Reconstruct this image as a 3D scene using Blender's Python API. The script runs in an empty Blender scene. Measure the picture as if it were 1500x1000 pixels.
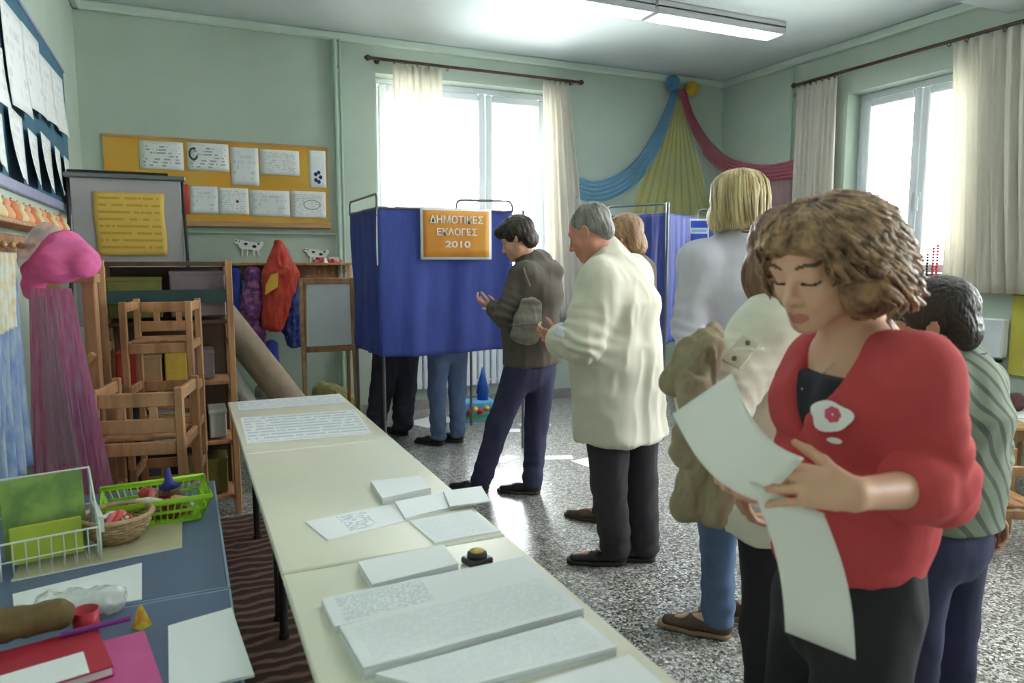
import bpy, math, random
import numpy as np
from mathutils import Vector, Matrix
random.seed(7); rng = np.random.default_rng(11)
S = bpy.context.scene; COL = S.collection
PI = math.pi; R = math.radians
# ---------------------------------------------------------------- camera, world, lights, exposure
cam_d = bpy.data.cameras.new('camera'); cam = bpy.data.objects.new('camera', cam_d); COL.objects.link(cam)
cam_d.sensor_width = 36.0; cam_d.lens = 36.0*1055/1500; cam_d.clip_start = .05; cam_d.clip_end = 200
cam.location = (0, 0, 1.45); cam.rotation_euler = (R(90-6.6), 0, R(-24.5))
cam_d.dof.use_dof = True; cam_d.dof.focus_distance = 3.6; cam_d.dof.aperture_fstop = 4.0
S.camera = cam
vs = S.view_settings; vs.view_transform = 'Standard'; vs.look = 'None'; vs.gamma = 1.0; vs.use_curve_mapping = False
vs.exposure = 2.3
W = bpy.data.worlds.new('sky'); S.world = W; W.use_nodes = True
bgn = W.node_tree.nodes['Background']; bgn.inputs[0].default_value = (.97, .98, 1, 1); bgn.inputs[1].default_value = 8.5
def area(name, loc, rot, sx, sy, power, color, portal=False):
    l = bpy.data.lights.new(name, 'AREA'); l.shape = 'RECTANGLE'; l.size = sx; l.size_y = sy; l.energy = power; l.color = color
    if portal: l.cycles.is_portal = True
    o = bpy.data.objects.new(name, l); COL.objects.link(o); o.location = loc; o.rotation_euler = rot; return o
# portals: only tell the renderer where the overcast sky comes in
area('window_portal', (2.58, 6.93, 2.03), (R(-90), 0, 0), 1.84, 2.16, 1, (1, 1, 1), True)
area('window_portal', (5.93, 4.27, 2.1), (0, R(90), 0), 1.66, 1.25, 1, (1, 1, 1), True)
area('window_portal', (5.93, 1.2, 2.1), (0, R(90), 0), 1.66, 1.6, 1, (1, 1, 1), True)
area('window_portal', (5.93, -1.2, 2.1), (0, R(90), 0), 1.66, 1.6, 1, (1, 1, 1), True)
# ---------------------------------------------------------------- helpers
def tag(o, label=None, cat=None, group=None, kind=None):
    if label: o['label'] = label
    if cat: o['category'] = cat
    if group: o['group'] = group
    if kind: o['kind'] = kind
    return o
def empty(name, loc, rz=0, label=None, cat=None, group=None):
    o = bpy.data.objects.new(name, None); COL.objects.link(o); o.location = loc; o.rotation_euler = (0, 0, rz)
    o.empty_display_size = .1
    return tag(o, label, cat, group)
def copy_tree(o, parent=None):
    c = o.copy(); COL.objects.link(c); c.parent = parent
    for ch in list(o.children): copy_tree(ch, c)
    return c
def V(*a): return np.array(a, float)
class MB:
    def __init__(s): s.v = []; s.f = []; s.mi = []; s.uv = []; s.sm = []
    def add(s, vs_, fs, mi=0, smooth=False, uvs=None):
        n = len(s.v); s.v += [tuple(map(float, p)) for p in vs_]
        for q, f in enumerate(fs):
            s.f.append(tuple(n+i for i in f)); s.mi.append(mi); s.sm.append(smooth)
            s.uv.append(uvs[q] if uvs else [(0, 0)]*len(f))
        return s
    def box(s, c, d, rz=0, mi=0, M=None, bev=0):
        hx, hy, hz = d[0]/2, d[1]/2, d[2]/2
        b = min(bev, hx*.45, hy*.45, hz*.45)
        if b <= 0:
            P = [(x*hx, y*hy, z*hz) for z in (-1, 1) for y in (-1, 1) for x in (-1, 1)]
            F = [(0, 2, 3, 1), (4, 5, 7, 6), (0, 1, 5, 4), (2, 6, 7, 3), (0, 4, 6, 2), (1, 3, 7, 5)]
        else:   # chamfered box
            P = []; idx = {}
            for sx in (-1, 1):
                for sy in (-1, 1):
                    for sz in (-1, 1):
                        for a in range(3):
                            e = [sx*(hx-b), sy*(hy-b), sz*(hz-b)]; e[a] = (sx*hx, sy*hy, sz*hz)[a]
                            idx[(sx, sy, sz, a)] = len(P); P.append(tuple(e))
            F = []
            for a in range(3):
                o1, o2 = (a+1) % 3, (a+2) % 3
                for sg in (-1, 1):
                    q = []
                    for t1, t2 in ((-1, -1), (1, -1), (1, 1), (-1, 1)):
                        k = [0, 0, 0]; k[a] = sg; k[o1] = t1; k[o2] = t2; q.append(idx[(k[0], k[1], k[2], a)])
                    F.append(tuple(q if sg > 0 else q[::-1]))
                for t1 in (-1, 1):
                    for t2 in (-1, 1):
                        k = [0, 0, 0]; k[o1] = t1; k[o2] = t2; m = list(k); k[a] = -1; m[a] = 1
                        q = (idx[(*k, o1)], idx[(*m, o1)], idx[(*m, o2)], idx[(*k, o2)])
                        F.append(q if t1*t2 < 0 else q[::-1])
            for sx in (-1, 1):
                for sy in (-1, 1):
                    for sz in (-1, 1):
                        q = tuple(idx[(sx, sy, sz, a)] for a in range(3)); F.append(q if sx*sy*sz > 0 else q[::-1])
        A = np.array(P)
        if M is not None: A = A @ np.array(M).T
        if rz: c_, s_ = math.cos(rz), math.sin(rz); A = A @ np.array([[c_, s_, 0], [-s_, c_, 0], [0, 0, 1]])
        A = A + np.array(c, float)
        return s.add(A, F, mi)
    def bar(s, a, b, w, t, up=(0, 0, 1), mi=0, bev=0):
        a = np.array(a, float); b = np.array(b, float); z = b-a; L = np.linalg.norm(z); z /= L
        u = np.array(up, float)
        if abs(u@z) > .99: u = np.array((1., 0, 0))
        x = np.cross(u, z); x /= np.linalg.norm(x); y = np.cross(z, x)
        return s.box((a+b)/2, (w, t, L), M=np.stack([x, y, z], 1), mi=mi, bev=bev)
    def tube(s, pts, r, n=10, mi=0, caps=True, closed=False):
        pts = [np.array(p, float) for p in pts]; m = len(pts)
        rs = r if hasattr(r, '__len__') else [r]*m
        rings = []; x = None
        for i in range(m):
            if closed: t = pts[(i+1) % m]-pts[i-1]
            else: t = pts[min(i+1, m-1)]-pts[max(i-1, 0)]
            t = t/(np.linalg.norm(t)+1e-9)
            if x is None:
                a = np.array((0, 0, 1.)) if abs(t[2]) < .9 else np.array((1., 0, 0)); x = np.cross(a, t)
            x = x-t*(x@t); x /= (np.linalg.norm(x)+1e-9); y = np.cross(t, x)
            rings.append([pts[i]+rs[i]*(math.cos(2*PI*k/n)*x+math.sin(2*PI*k/n)*y) for k in range(n)])
        vs_ = [p for rg in rings for p in rg]; F = []
        for i in range(m if closed else m-1):
            j = (i+1) % m
            for k in range(n): F.append((i*n+k, i*n+(k+1) % n, j*n+(k+1) % n, j*n+k))
        s.add(vs_, F, mi, True)
        if caps and not closed:
            s.add(rings[0], [tuple(range(n))[::-1]], mi); s.add(rings[-1], [tuple(range(n))], mi)
        return s
    def lathe(s, prof, c=(0, 0, 0), n=24, mi=0, axis='z', smooth=True):
        vs_ = []; F = []
        for (r, z) in prof:
            for k in range(n):
                p = (r*math.cos(2*PI*k/n), r*math.sin(2*PI*k/n), z)
                if axis == 'x': p = (p[2], p[0], p[1])
                if axis == 'y': p = (p[1], p[2], p[0])
                vs_.append((p[0]+c[0], p[1]+c[1], p[2]+c[2]))
        for i in range(len(prof)-1):
            for k in range(n): F.append((i*n+k, i*n+(k+1) % n, (i+1)*n+(k+1) % n, (i+1)*n+k))
        return s.add(vs_, F, mi, smooth)
    def grid(s, fn, nu, nv, mi=0, th=0, smooth=True):
        """surface fn(u,v)->point, optionally a second skin th behind it so cloth and paper have thickness"""
        P = np.array([[fn(i/nu, j/nv) for i in range(nu+1)] for j in range(nv+1)], float)
        du = np.gradient(P, axis=1); dv = np.gradient(P, axis=0); N = np.cross(du, dv)
        N /= (np.linalg.norm(N, axis=2, keepdims=True)+1e-9)
        w = nu+1; F = []; UV = []
        for j in range(nv):
            for i in range(nu):
                F.append((j*w+i, j*w+i+1, (j+1)*w+i+1, (j+1)*w+i))
                UV.append([(i/nu, j/nv), ((i+1)/nu, j/nv), ((i+1)/nu, (j+1)/nv), (i/nu, (j+1)/nv)])
        s.add(P.reshape(-1, 3), F, mi, smooth, UV)
        if th:
            Q = P-N*th; s.add(Q.reshape(-1, 3), [f[::-1] for f in F], mi, smooth, [u[::-1] for u in UV])
            n0 = len(s.v)-2*w*(nv+1); n1 = len(s.v)-w*(nv+1)
            rim = [j*w for j in range(nv, 0, -1)]+list(range(w))[:-1]+[j*w+nu for j in range(nv)]+[nv*w+i for i in range(nu, 0, -1)]
            rim = list(range(nu))+[j*w+nu for j in range(nv)]+[nv*w+i for i in range(nu, 0, -1)]+[j*w for j in range(nv, 0, -1)]
            for k in range(len(rim)):
                a, b = rim[k], rim[(k+1) % len(rim)]
                s.f.append((n0+b, n0+a, n1+a, n1+b)); s.mi.append(mi); s.sm.append(False); s.uv.append([(.001, .001)]*4)
        return s
    def build(s, name, mats, parent=None, loc=None, rot=None):
        me = bpy.data.meshes.new(name); me.from_pydata(s.v, [], s.f)
        for m in (mats if isinstance(mats, (list, tuple)) else [mats]): me.materials.append(m)
        me.polygons.foreach_set('material_index', s.mi); me.polygons.foreach_set('use_smooth', s.sm)
        uvl = me.uv_layers.new(name='UVMap'); uvl.data.foreach_set('uv', [c for f in s.uv for p in f for c in p])
        me.update(); o = bpy.data.objects.new(name, me); COL.objects.link(o)
        if parent is not None: o.parent = parent
        if loc is not None: o.location = loc
        if rot is not None: o.rotation_euler = rot
        return o
# ---------------------------------------------------------------- materials
def srgb(r, g, b):
    f = lambda c: (c/255/12.92) if c/255 <= .04045 else ((c/255+.055)/1.055)**2.4
    return (f(r), f(g), f(b), 1)
MATS = {}
def mat(name, c, rough=.7, var=.08, vs_=6.0, bump=0.0, bs=60.0, metal=0, stretch=(1, 1, 1), sheen=0, sss=0, c2=None, thr=None, coat=0):
    if name in MATS: return MATS[name]
    m = bpy.data.materials.new(name); m.use_nodes = True; nt = m.node_tree; N = nt.nodes; L = nt.links
    b = N['Principled BSDF']; b.inputs['Roughness'].default_value = rough; b.inputs['Metallic'].default_value = metal
    if sheen: b.inputs['Sheen Weight'].default_value = sheen
    if coat: b.inputs['Coat Weight'].default_value = coat
    if sss: b.inputs['Subsurface Weight'].default_value = sss; b.inputs['Subsurface Radius'].default_value = (.8, .3, .15); b.inputs['Subsurface Scale'].default_value = .015
    tc = N.new('ShaderNodeTexCoord'); mp = N.new('ShaderNodeMapping'); mp.inputs['Scale'].default_value = stretch
    L.new(tc.outputs['Object'], mp.inputs['Vector'])
    nz = N.new('ShaderNodeTexNoise'); nz.inputs['Scale'].default_value = vs_; nz.inputs['Detail'].default_value = 4
    L.new(mp.outputs['Vector'], nz.inputs['Vector'])
    cr = N.new('ShaderNodeValToRGB'); a = c; d = c2 or tuple(min(1, x*(1+var)) for x in c[:3])+(1,)
    a = c if c2 else tuple(x*(1-var) for x in c[:3])+(1,)
    cr.color_ramp.elements[0].color = a; cr.color_ramp.elements[1].color = d
    t = thr or (.3, .7); cr.color_ramp.elements[0].position = t[0]; cr.color_ramp.elements[1].position = t[1]
    L.new(nz.outputs['Fac'], cr.inputs['Fac']); L.new(cr.outputs['Color'], b.inputs['Base Color'])
    if bump:
        n2 = N.new('ShaderNodeTexNoise'); n2.inputs['Scale'].default_value = bs; n2.inputs['Detail'].default_value = 3
        L.new(mp.outputs['Vector'], n2.inputs['Vector'])
        bp = N.new('ShaderNodeBump'); bp.inputs['Strength'].default_value = bump; bp.inputs['Distance'].default_value = .01
        L.new(n2.outputs['Fac'], bp.inputs['Height']); L.new(bp.outputs['Normal'], b.inputs['Normal'])
    MATS[name] = m; return m
def math_n(N, L, op, a, b=None):
    n = N.new('ShaderNodeMath'); n.operation = op
    for i, x in enumerate((a, b)):
        if x is None: continue
        if isinstance(x, (int, float)): n.inputs[i].default_value = x
        else: L.new(x, n.inputs[i])
    return n.outputs[0]
def print_mat(name, paper, ink, rows=30, cols=6, thr=.5, x0=.08, x1=.92, y0=.1, y1=.9, fill=.5, wscale=18, seed=0):
    """printed or written sheet: rows of word-like dashes from the sheet's own UV"""
    m = bpy.data.materials.new(name); m.use_nodes = True; nt = m.node_tree; N = nt.nodes; L = nt.links
    b = N['Principled BSDF']; b.inputs['Roughness'].default_value = .65
    tc = N.new('ShaderNodeTexCoord'); sp = N.new('ShaderNodeSeparateXYZ'); L.new(tc.outputs['UV'], sp.inputs[0])
    u, v = sp.outputs[0], sp.outputs[1]
    vr = math_n(N, L, 'MULTIPLY', v, rows); fr = math_n(N, L, 'FRACT', vr); fl = math_n(N, L, 'FLOOR', vr)
    inrow = math_n(N, L, 'LESS_THAN', fr, fill)
    cb = N.new('ShaderNodeCombineXYZ'); L.new(math_n(N, L, 'MULTIPLY', u, wscale), cb.inputs[0])
    L.new(math_n(N, L, 'MULTIPLY', fl, 7.31), cb.inputs[1]); cb.inputs[2].default_value = seed*3.7
    nz = N.new('ShaderNodeTexNoise'); nz.inputs['Scale'].default_value = 1; nz.inputs['Detail'].default_value = 3; L.new(cb.outputs[0], nz.inputs['Vector'])
    k = math_n(N, L, 'GREATER_THAN', nz.outputs['Fac'], thr)
    k = math_n(N, L, 'MULTIPLY', k, inrow)
    for val, lo, hi in ((u, x0, x1), (v, y0, y1)):
        k = math_n(N, L, 'MULTIPLY', k, math_n(N, L, 'GREATER_THAN', val, lo)); k = math_n(N, L, 'MULTIPLY', k, math_n(N, L, 'LESS_THAN', val, hi))
    mx = N.new('ShaderNodeMix'); mx.data_type = 'RGBA'; L.new(k, mx.inputs['Factor']); mx.inputs[6].default_value = paper; mx.inputs[7].default_value = ink
    L.new(mx.outputs[2], b.inputs['Base Color']); MATS[name] = m; return m
def cloth_mat(name, c, rough=.85, var=.12, vs_=5, stretch=(1, 1, 1), transl=0, alpha=1, c2=None, thr=None, bump=.15, bs=300):
    m = mat(name, c, rough, var, vs_, bump, bs, stretch=stretch, c2=c2, thr=thr); 
    if transl or alpha < 1:
        nt = m.node_tree; N = nt.nodes; L = nt.links; b = N['Principled BSDF']; out = N['Material Output']
        col = b.inputs['Base Color'].links[0].from_socket; sh = b.outputs[0]
        if transl:
            t = N.new('ShaderNodeBsdfTranslucent'); L.new(col, t.inputs[0]); mx = N.new('ShaderNodeMixShader'); mx.inputs[0].default_value = transl
            L.new(sh, mx.inputs[1]); L.new(t.outputs[0], mx.inputs[2]); sh = mx.outputs[0]
        if alpha < 1:
            t = N.new('ShaderNodeBsdfTransparent'); mx = N.new('ShaderNodeMixShader'); mx.inputs[0].default_value = alpha
            L.new(t.outputs[0], mx.inputs[1]); L.new(sh, mx.inputs[2]); sh = mx.outputs[0]
        L.new(sh, out.inputs[0])
    return m
def glow(name, c, e):
    m = bpy.data.materials.new(name); m.use_nodes = True; b = m.node_tree.nodes['Principled BSDF']
    b.inputs['Base Color'].default_value = c; b.inputs['Emission Color'].default_value = c; b.inputs['Emission Strength'].default_value = e; return m
M_glass = bpy.data.materials.new('pane_glass'); M_glass.use_nodes = True
_n = M_glass.node_tree; _N = _n.nodes; _L = _n.links
_t = _N.new('ShaderNodeBsdfTransparent'); _t.inputs[0].default_value = (.93, .96, .95, 1); _g = _N.new('ShaderNodeBsdfGlossy'); _g.inputs['Roughness'].default_value = .02
_f = _N.new('ShaderNodeFresnel'); _f.inputs[0].default_value = 1.45; _m = _N.new('ShaderNodeMixShader')
_L.new(_f.outputs[0], _m.inputs[0]); _L.new(_t.outputs[0], _m.inputs[1]); _L.new(_g.outputs[0], _m.inputs[2]); _L.new(_m.outputs[0], _N['Material Output'].inputs[0])

M_wall = mat('green_wall_paint', srgb(181, 195, 181), .8, .04, 2.5, .05, 90)
M_ceil = mat('ceiling_paint', srgb(205, 214, 212), .85, .03, 2, .04, 60)
M_pvc = mat('white_frame', srgb(215, 222, 226), .35, .03, 5)
M_wood = mat('pine_wood', srgb(194, 146, 104), .5, .0, 3.5, .1, 40, stretch=(6, 6, 1), c2=srgb(154, 108, 74), thr=(.35, .7))
M_woodl = mat('pale_wood', srgb(200, 160, 112), .5, .0, 3.5, .1, 40, stretch=(1, 6, 6), c2=srgb(176, 132, 88), thr=(.35, .7))
M_woodd = mat('dark_wood', srgb(98, 68, 46), .5, .0, 4, .1, 40, stretch=(6, 1, 6), c2=srgb(70, 46, 32), thr=(.35, .7))
M_steel = mat('grey_steel', srgb(120, 124, 128), .35, .05, 8, metal=.8)
M_iron = mat('dark_iron', srgb(52, 50, 50), .45, .1, 20, metal=.6)
M_plaster = mat('cornice_paint', srgb(200, 214, 202), .8, .03, 3)
M_paper = mat('white_paper', srgb(240, 242, 244), .6, .015, 4)
# terrazzo
M_terr = bpy.data.materials.new('terrazzo'); M_terr.use_nodes = True
nt = M_terr.node_tree; N = nt.nodes; L = nt.links; b = N['Principled BSDF']; b.inputs['Roughness'].default_value = .28
tc = N.new('ShaderNodeTexCoord')
def vor(scale, stops, seed=0):
    v = N.new('ShaderNodeTexVoronoi'); v.inputs['Scale'].default_value = scale; v.inputs['Randomness'].default_value = 1
    w = N.new('ShaderNodeTexNoise'); w.inputs['Scale'].default_value = scale*1.3
    ad = N.new('ShaderNodeMixRGB'); ad.blend_type = 'ADD'; ad.inputs[0].default_value = .018
    L.new(tc.outputs['Object'], w.inputs['Vector']); L.new(tc.outputs['Object'], ad.inputs[1]); L.new(w.outputs['Color'], ad.inputs[2])
    L.new(ad.outputs[0], v.inputs['Vector']); r = N.new('ShaderNodeSeparateColor'); L.new(v.outputs['Color'], r.inputs[0])
    cr = N.new('ShaderNodeValToRGB'); cr.color_ramp.interpolation = 'CONSTANT'; el = cr.color_ramp.elements
    el[0].position = 0; el[0].color = stops[0][1]; el[1].position = stops[1][0]; el[1].color = stops[1][1]
    for p, c in stops[2:]: e = el.new(p); e.color = c
    L.new(r.outputs[0], cr.inputs[0]); return cr, v
a1, v1 = vor(58, [(0, srgb(74, 72, 70)), (.24, srgb(120, 118, 114)), (.42, srgb(158, 156, 150)), (.66, srgb(200, 200, 196)), (.86, srgb(112, 98, 88)), (.93, srgb(225, 225, 222))])
a2, v2 = vor(120, [(0, srgb(96, 94, 90)), (.3, srgb(150, 148, 142)), (.6, srgb(190, 190, 186)), (.9, srgb(84, 76, 70))])
mx = N.new('ShaderNodeMixRGB'); st = N.new('ShaderNodeMath'); st.operation = 'GREATER_THAN'; st.inputs[1].default_value = .42
L.new(v1.outputs['Distance'], st.inputs[0]); L.new(st.outputs[0], mx.inputs[0]); L.new(a1.outputs[0], mx.inputs[1]); L.new(a2.outputs[0], mx.inputs[2])
L.new(mx.outputs[0], b.inputs['Base Color'])
# ---------------------------------------------------------------- the room
XL, XR, YB, YF, ZC = -.67, 5.6, 6.6, -2.6, 3.4
def struct(o): o['kind'] = 'structure'; return o
struct(MB().box(((XL+XR)/2, (YB+YF)/2, -.1), (XR-XL+.6, YB-YF+.6, .2)).build('floor', M_terr))
struct(MB().box(((XL+XR)/2, (YB+YF)/2, ZC+.1), (XR-XL+.6, YB-YF+.6, .2)).build('ceiling', M_ceil))
struct(MB().box((XL-.15, (YB+YF)/2, ZC/2), (.3, YB-YF+.6, ZC)).build('wall_left', M_wall))
struct(MB().box(((XL+XR)/2, YF-.15, ZC/2), (XR-XL, .3, ZC)).build('wall_front', M_wall))
def wall_with_holes(name, axis, c, t, a0, a1, holes):
    m = MB(); a = a0
    def bx(p0, p1, z0, z1):
        if p1-p0 < 1e-4 or z1-z0 < 1e-4: return
        ctr, d = ((p0+p1)/2, c+t/2, (z0+z1)/2), (p1-p0, t, z1-z0)
        if axis == 'y': ctr = (ctr[1], ctr[0], ctr[2]); d = (d[1], d[0], d[2])
        m.box(ctr, d)
    for (h0, h1, z0, z1) in sorted(holes):
        bx(a, h0, 0, ZC); bx(h0, h1, 0, z0); bx(h0, h1, z1, ZC); a = h1
    bx(a, a1, 0, ZC); return struct(m.build(name, M_wall))
WB = (1.66, 3.50, .95, 3.10); WR = (3.64, 4.90, 1.27, 2.94); WR2 = (.4, 2.0, 1.27, 2.94); WR3 = (-2.0, -.4, 1.27, 2.94)
wall_with_holes('wall_back', 'x', YB, .3, XL, XR, [WB])
wall_with_holes('wall_right', 'y', XR, .3, YF, YB+.3, [WR, WR2, WR3])
# cornice and pipes
struct(MB().box(((XL+XR)/2, YB-.03, ZC-.035), (XR-XL, .06, .07), bev=.02).build('trim_1', M_plaster))
struct(MB().box((XR-.03, (YB+YF)/2, ZC-.035), (.06, YB-YF, .07), bev=.02).build('trim_2', M_plaster))
struct(MB().box((XL+.03, (YB+YF)/2, ZC-.035), (.06, YB-YF, .07), bev=.02).build('trim_3', M_plaster))
struct(MB().box((5.15, 1.2, ZC-.09), (.9, 4.6, .18), bev=.01).build('trim_4', M_ceil))
M_skirt = mat('skirting_stone', srgb(150, 146, 140), .4, .1, 20)
struct(MB().box(((XL+XR)/2, YB-.01, .045), (XR-XL, .02, .09)).build('baseboard_back', M_skirt))
struct(MB().box((XR-.01, (YB+YF)/2, .045), (.02, YB-YF, .09)).build('baseboard_right', M_skirt))
struct(MB().box((XL+.01, (YB+YF)/2, .045), (.02, YB-YF, .09)).build('baseboard_left', M_skirt))
M_pipe = mat('pipe_paint', srgb(168, 190, 172), .5, .05, 6)
def pipe(name, x, y, z0, z1, r, label, nx, ny):
    o = empty(name, (x, y, 0), 0, label, 'pipe')
    MB().tube([(0, 0, z0), (0, 0, z1)], r, 12).build('riser', M_pipe, o)
    for z in (.6, 1.9, z1-.25):
        MB().tube([(-.0, 0, z-.012), (0, 0, z+.012)], r*1.35, 12).box((nx*.03, ny*.03, z), (.02+abs(nx)*.04, .02+abs(ny)*.04, .02)).build('pipe_clip', M_pipe, o)
    return o
pipe('heating_pipe', 1.29, 6.55, 0, 3.33, .019, 'pale green vertical heating pipe between the orange pinboard and the rear window', 0, 1)
pipe('heating_pipe', 1.335, 6.555, 0, 3.36, .012, 'thinner pale green pipe running right beside the thick vertical one', 0, 1)
pipe('heating_pipe', 5.55, 5.53, 0, 3.3, .016, 'thin vertical pipe on the right wall beside the curtain near the corner', 1, 0)
h = empty('heating_pipe', (0, 6.57, 1.66), 0, 'thin horizontal pipe low on the rear wall under the orange pinboard', 'pipe')
MB().tube([(-.5, 0, 0), (1.26, 0, 0)], .008, 8).build('run', M_pipe, h)
# windows -----------------------------------------------------------------
def window(name, origin, rz, w, z0, z1, sashes, depth=.2):
    """local x along the wall, local +y outwards"""
    o = empty(name, origin, rz); o['kind'] = 'structure'
    f = .055; m = MB(); y = depth; H = z1-z0
    for x in (f/2, w-f/2): m.box((x, y, z0+H/2), (f, .07, H), bev=.006)
    for z in (z0+f/2, z1-f/2): m.box((w/2, y, z), (w-2*f, .07, f), bev=.006)
    m.build('window_frame', M_pvc, o)
    x = f
    for k, sw in enumerate(sashes):
        ww = (w-2*f)*sw; g = .07; s = MB(); zz0, zz1 = z0+f, z1-f
        for xx in (x+g/2+.004, x+ww-g/2-.004): s.box((xx, y-.02, (zz0+zz1)/2), (g, .075, zz1-zz0-.01), bev=.01)
        for zz in (zz0+g/2+.005, zz1-g/2-.005): s.box((x+ww/2, y-.02, zz), (ww-2*g-.008, .075, g), bev=.01)
        so = s.build('sash', M_pvc, o)
        MB().box((x+ww/2, y-.015, (zz0+zz1)/2), (ww-2*g, .006, zz1-zz0-2*g)).build('pane', M_glass, so)
        if ww > .4:
            hx = x+ww-g/2 if k % 2 == 0 else x+g/2
            MB().box((hx, y-.065, z0+H*.42), (.028, .012, .07), bev=.003).bar((hx, y-.08, z0+H*.42), (hx, y-.08, z0+H*.42-.12), .02, .014, bev=.004).build('handle', M_pvc, so)
        x += ww
    MB().box((w/2, .08, z0-.02), (w+.06, .24, .04), bev=.006).build('sill', M_skirt if name == 'x' else mat('marble_sill', srgb(190, 192, 188), .35, .08, 8), o)
    return o
window('window_1', (WB[0], YB, 0), 0, WB[1]-WB[0], WB[2], WB[3], [.24, .38, .38])
window('window_2', (XR, WR[1], 0), R(-90), WR[1]-WR[0], WR[2], WR[3], [.5, .5])
window('window_3', (XR, WR2[1], 0), R(-90), WR2[1]-WR2[0], WR2[2], WR2[3], [.5, .5])
window('added_window', (XR, WR3[1], 0), R(-90), WR3[1]-WR3[0], WR3[2], WR3[3], [.5, .5])  # out of view behind the camera, added for more window light on the foreground
# ceiling lights -----------------------------------------------------------
M_house = mat('fixture_grey', srgb(170, 170, 174), .5, .02, 5)
M_refl = mat('louvre_metal', srgb(225, 228, 230), .3, .02, 5)
M_tube = glow('fluorescent', (1, .98, .95, 1), 15.0)
def fixture(x0, x1, yc, label, rz=0):
    L_ = x1-x0; o = empty('ceiling_light', ((x0+x1)/2, yc, ZC), rz, label, 'ceiling light', 'louvred ceiling lights')
    hl = L_/2-.005; w = .11
    m = MB(); m.box((0, 0, -.03), (2*hl, 2*w, .05)); 
    for s in (-1, 1): m.box((0, s*(w-.006), -.075), (2*hl, .012, .06)); m.box((s*(hl-.006), 0, -.075), (.012, 2*w-.03, .06))
    m.build('housing', M_house, o)
    for s in (-1, 1): MB().tube([(-hl+.04, s*.05, -.068), (hl-.04, s*.05, -.068)], .009, 10).build('fluorescent_tube', M_tube, o)
    m = MB(); n = 22
    for i in range(1, n): m.box((-hl+2*hl*i/n, 0, -.089), (.003, 2*w-.03, .026))
    m.box((0, 0, -.089), (2*hl-.03, .006, .028)); g = m.build('louvre', M_refl, o); g['kind'] = 'stuff'
    return o
fixture(3.37, 4.66, 4.84, 'louvred fluorescent ceiling light, the end one nearer the right window')
fixture(2.06, 3.35, 4.84, 'louvred fluorescent ceiling light cut by the top edge of the photo')
fixture(2.06, 3.35, 1.6, 'louvred fluorescent ceiling light over the front of the queue')
fixture(3.37, 4.66, 1.6, 'louvred fluorescent ceiling light over the front right of the room')
# curtain rods and curtains ----------------------------------------------------
M_rod = mat('rod_wood', srgb(80, 52, 40), .45, .15, 12)
def rod(name, a, b, wall, label, rings):
    a = V(*a); b = V(*b); o = empty(name, tuple((a+b)/2), 0, label, 'curtain rod'); d = (b-a)/2; u = d/np.linalg.norm(d)
    MB().tube([-d, d], .014, 12).build('pole', M_rod, o)
    for s in (-1, 1):
        MB().tube([s*d, s*(d+u*.02), s*(d+u*.035), s*(d+u*.06)], [.014, .024, .026, .006], 12).build('finial', M_rod, o)
        q = s*d*.93; MB().tube([q, q+V(*wall)*.085], .008, 8).tube([q+V(*wall)*.08, q+V(*wall)*.09], .025, 12).build('bracket', M_rod, o)
    for t in rings:
        p = a+(b-a)*t-(a+b)/2; v = V(0, 0, 1); w = np.cross(u, v)
        MB().tube([p+V(0, 0, -.012)+.024*(math.cos(k*PI/6)*v+math.sin(k*PI/6)*w) for k in range(12)], .0035, 6, closed=True).build('ring', M_rod, o)
    return o
rod('curtain_rod', (1.60, 6.51, 3.20), (3.70, 6.51, 3.20), (0, 1, 0), 'dark wooden curtain rod above the rear window', [.03, .1, .15, .2, .25, .3, .34, .84, .87, .9, .93, .96])
rod('curtain_rod', (5.51, 5.44, 3.12), (5.51, 3.1, 3.12), (1, 0, 0), 'dark wooden curtain rod above the right window', [.02, .05, .08, .11, .14, .17, .2, .66, .72, .78, .84, .9, .95])
M_curt = cloth_mat('curtain_linen', srgb(232, 228, 218), .9, .04, 4, transl=.45, stretch=(8, 8, 1))
def curtain(a, b, z1, z0, folds, amp, label, b2=None, seed=0, out=(0, -1, 0)):
    """hanging panel between wall points a and b (xy); b2 spreads the foot"""
    a = V(*a); b = V(*b); a2, b2_ = (a, b) if b2 is None else (V(*b2[0]), V(*b2[1])); n = V(*out)
    rs = np.random.default_rng(seed); ph = rs.uniform(0, 6, 4); root = ((a[0]+b[0])/2, (a[1]+b[1])/2, z0)
    rt = V(*root)
    def fn(u, v):
        t = v; A = a*(t)+a2*(1-t); B = b*(t)+b2_*(1-t); p = A+(B-A)*(u+.012*math.sin(6*u+ph[0]+3*v))
        w = amp*(.55+.45*(1-v))*(math.sin(2*PI*folds*u+ph[1]+.8*math.sin(3*v+ph[2]))+.35*math.sin(2*PI*folds*2.3*u+ph[3]))
        return V(p[0], p[1], z0+(z1-z0)*v)+n*w-rt
    o = MB().grid(fn, folds*12, 24, th=.003).build('curtain', M_curt, loc=root)
    return tag(o, label, 'curtain')
curtain((1.80, 6.5), (2.27, 6.5), 3.175, .84, 6, .032, 'cream curtain hanging in the middle of the rear window', ((1.80, 6.5), (2.27, 6.5)), 1)
curtain((3.30, 6.5), (3.58, 6.5), 3.175, .84, 5, .032, 'cream curtain at the right end of the rear window, flaring downwards', ((3.32, 6.5), (3.86, 6.5)), 2)
curtain((5.5, 5.40), (5.5, 4.93), 3.095, 1.0, 7, .03, 'narrow cream curtain on the corner side of the right window', None, 3, (-1, 0, 0))
curtain((5.5, 3.86), (5.5, 3.1), 3.095, 1.19, 8, .035, 'wide cream curtain at the right edge of the photo', ((5.5, 3.80), (5.5, 2.95)), 4, (-1, 0, 0))
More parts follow.
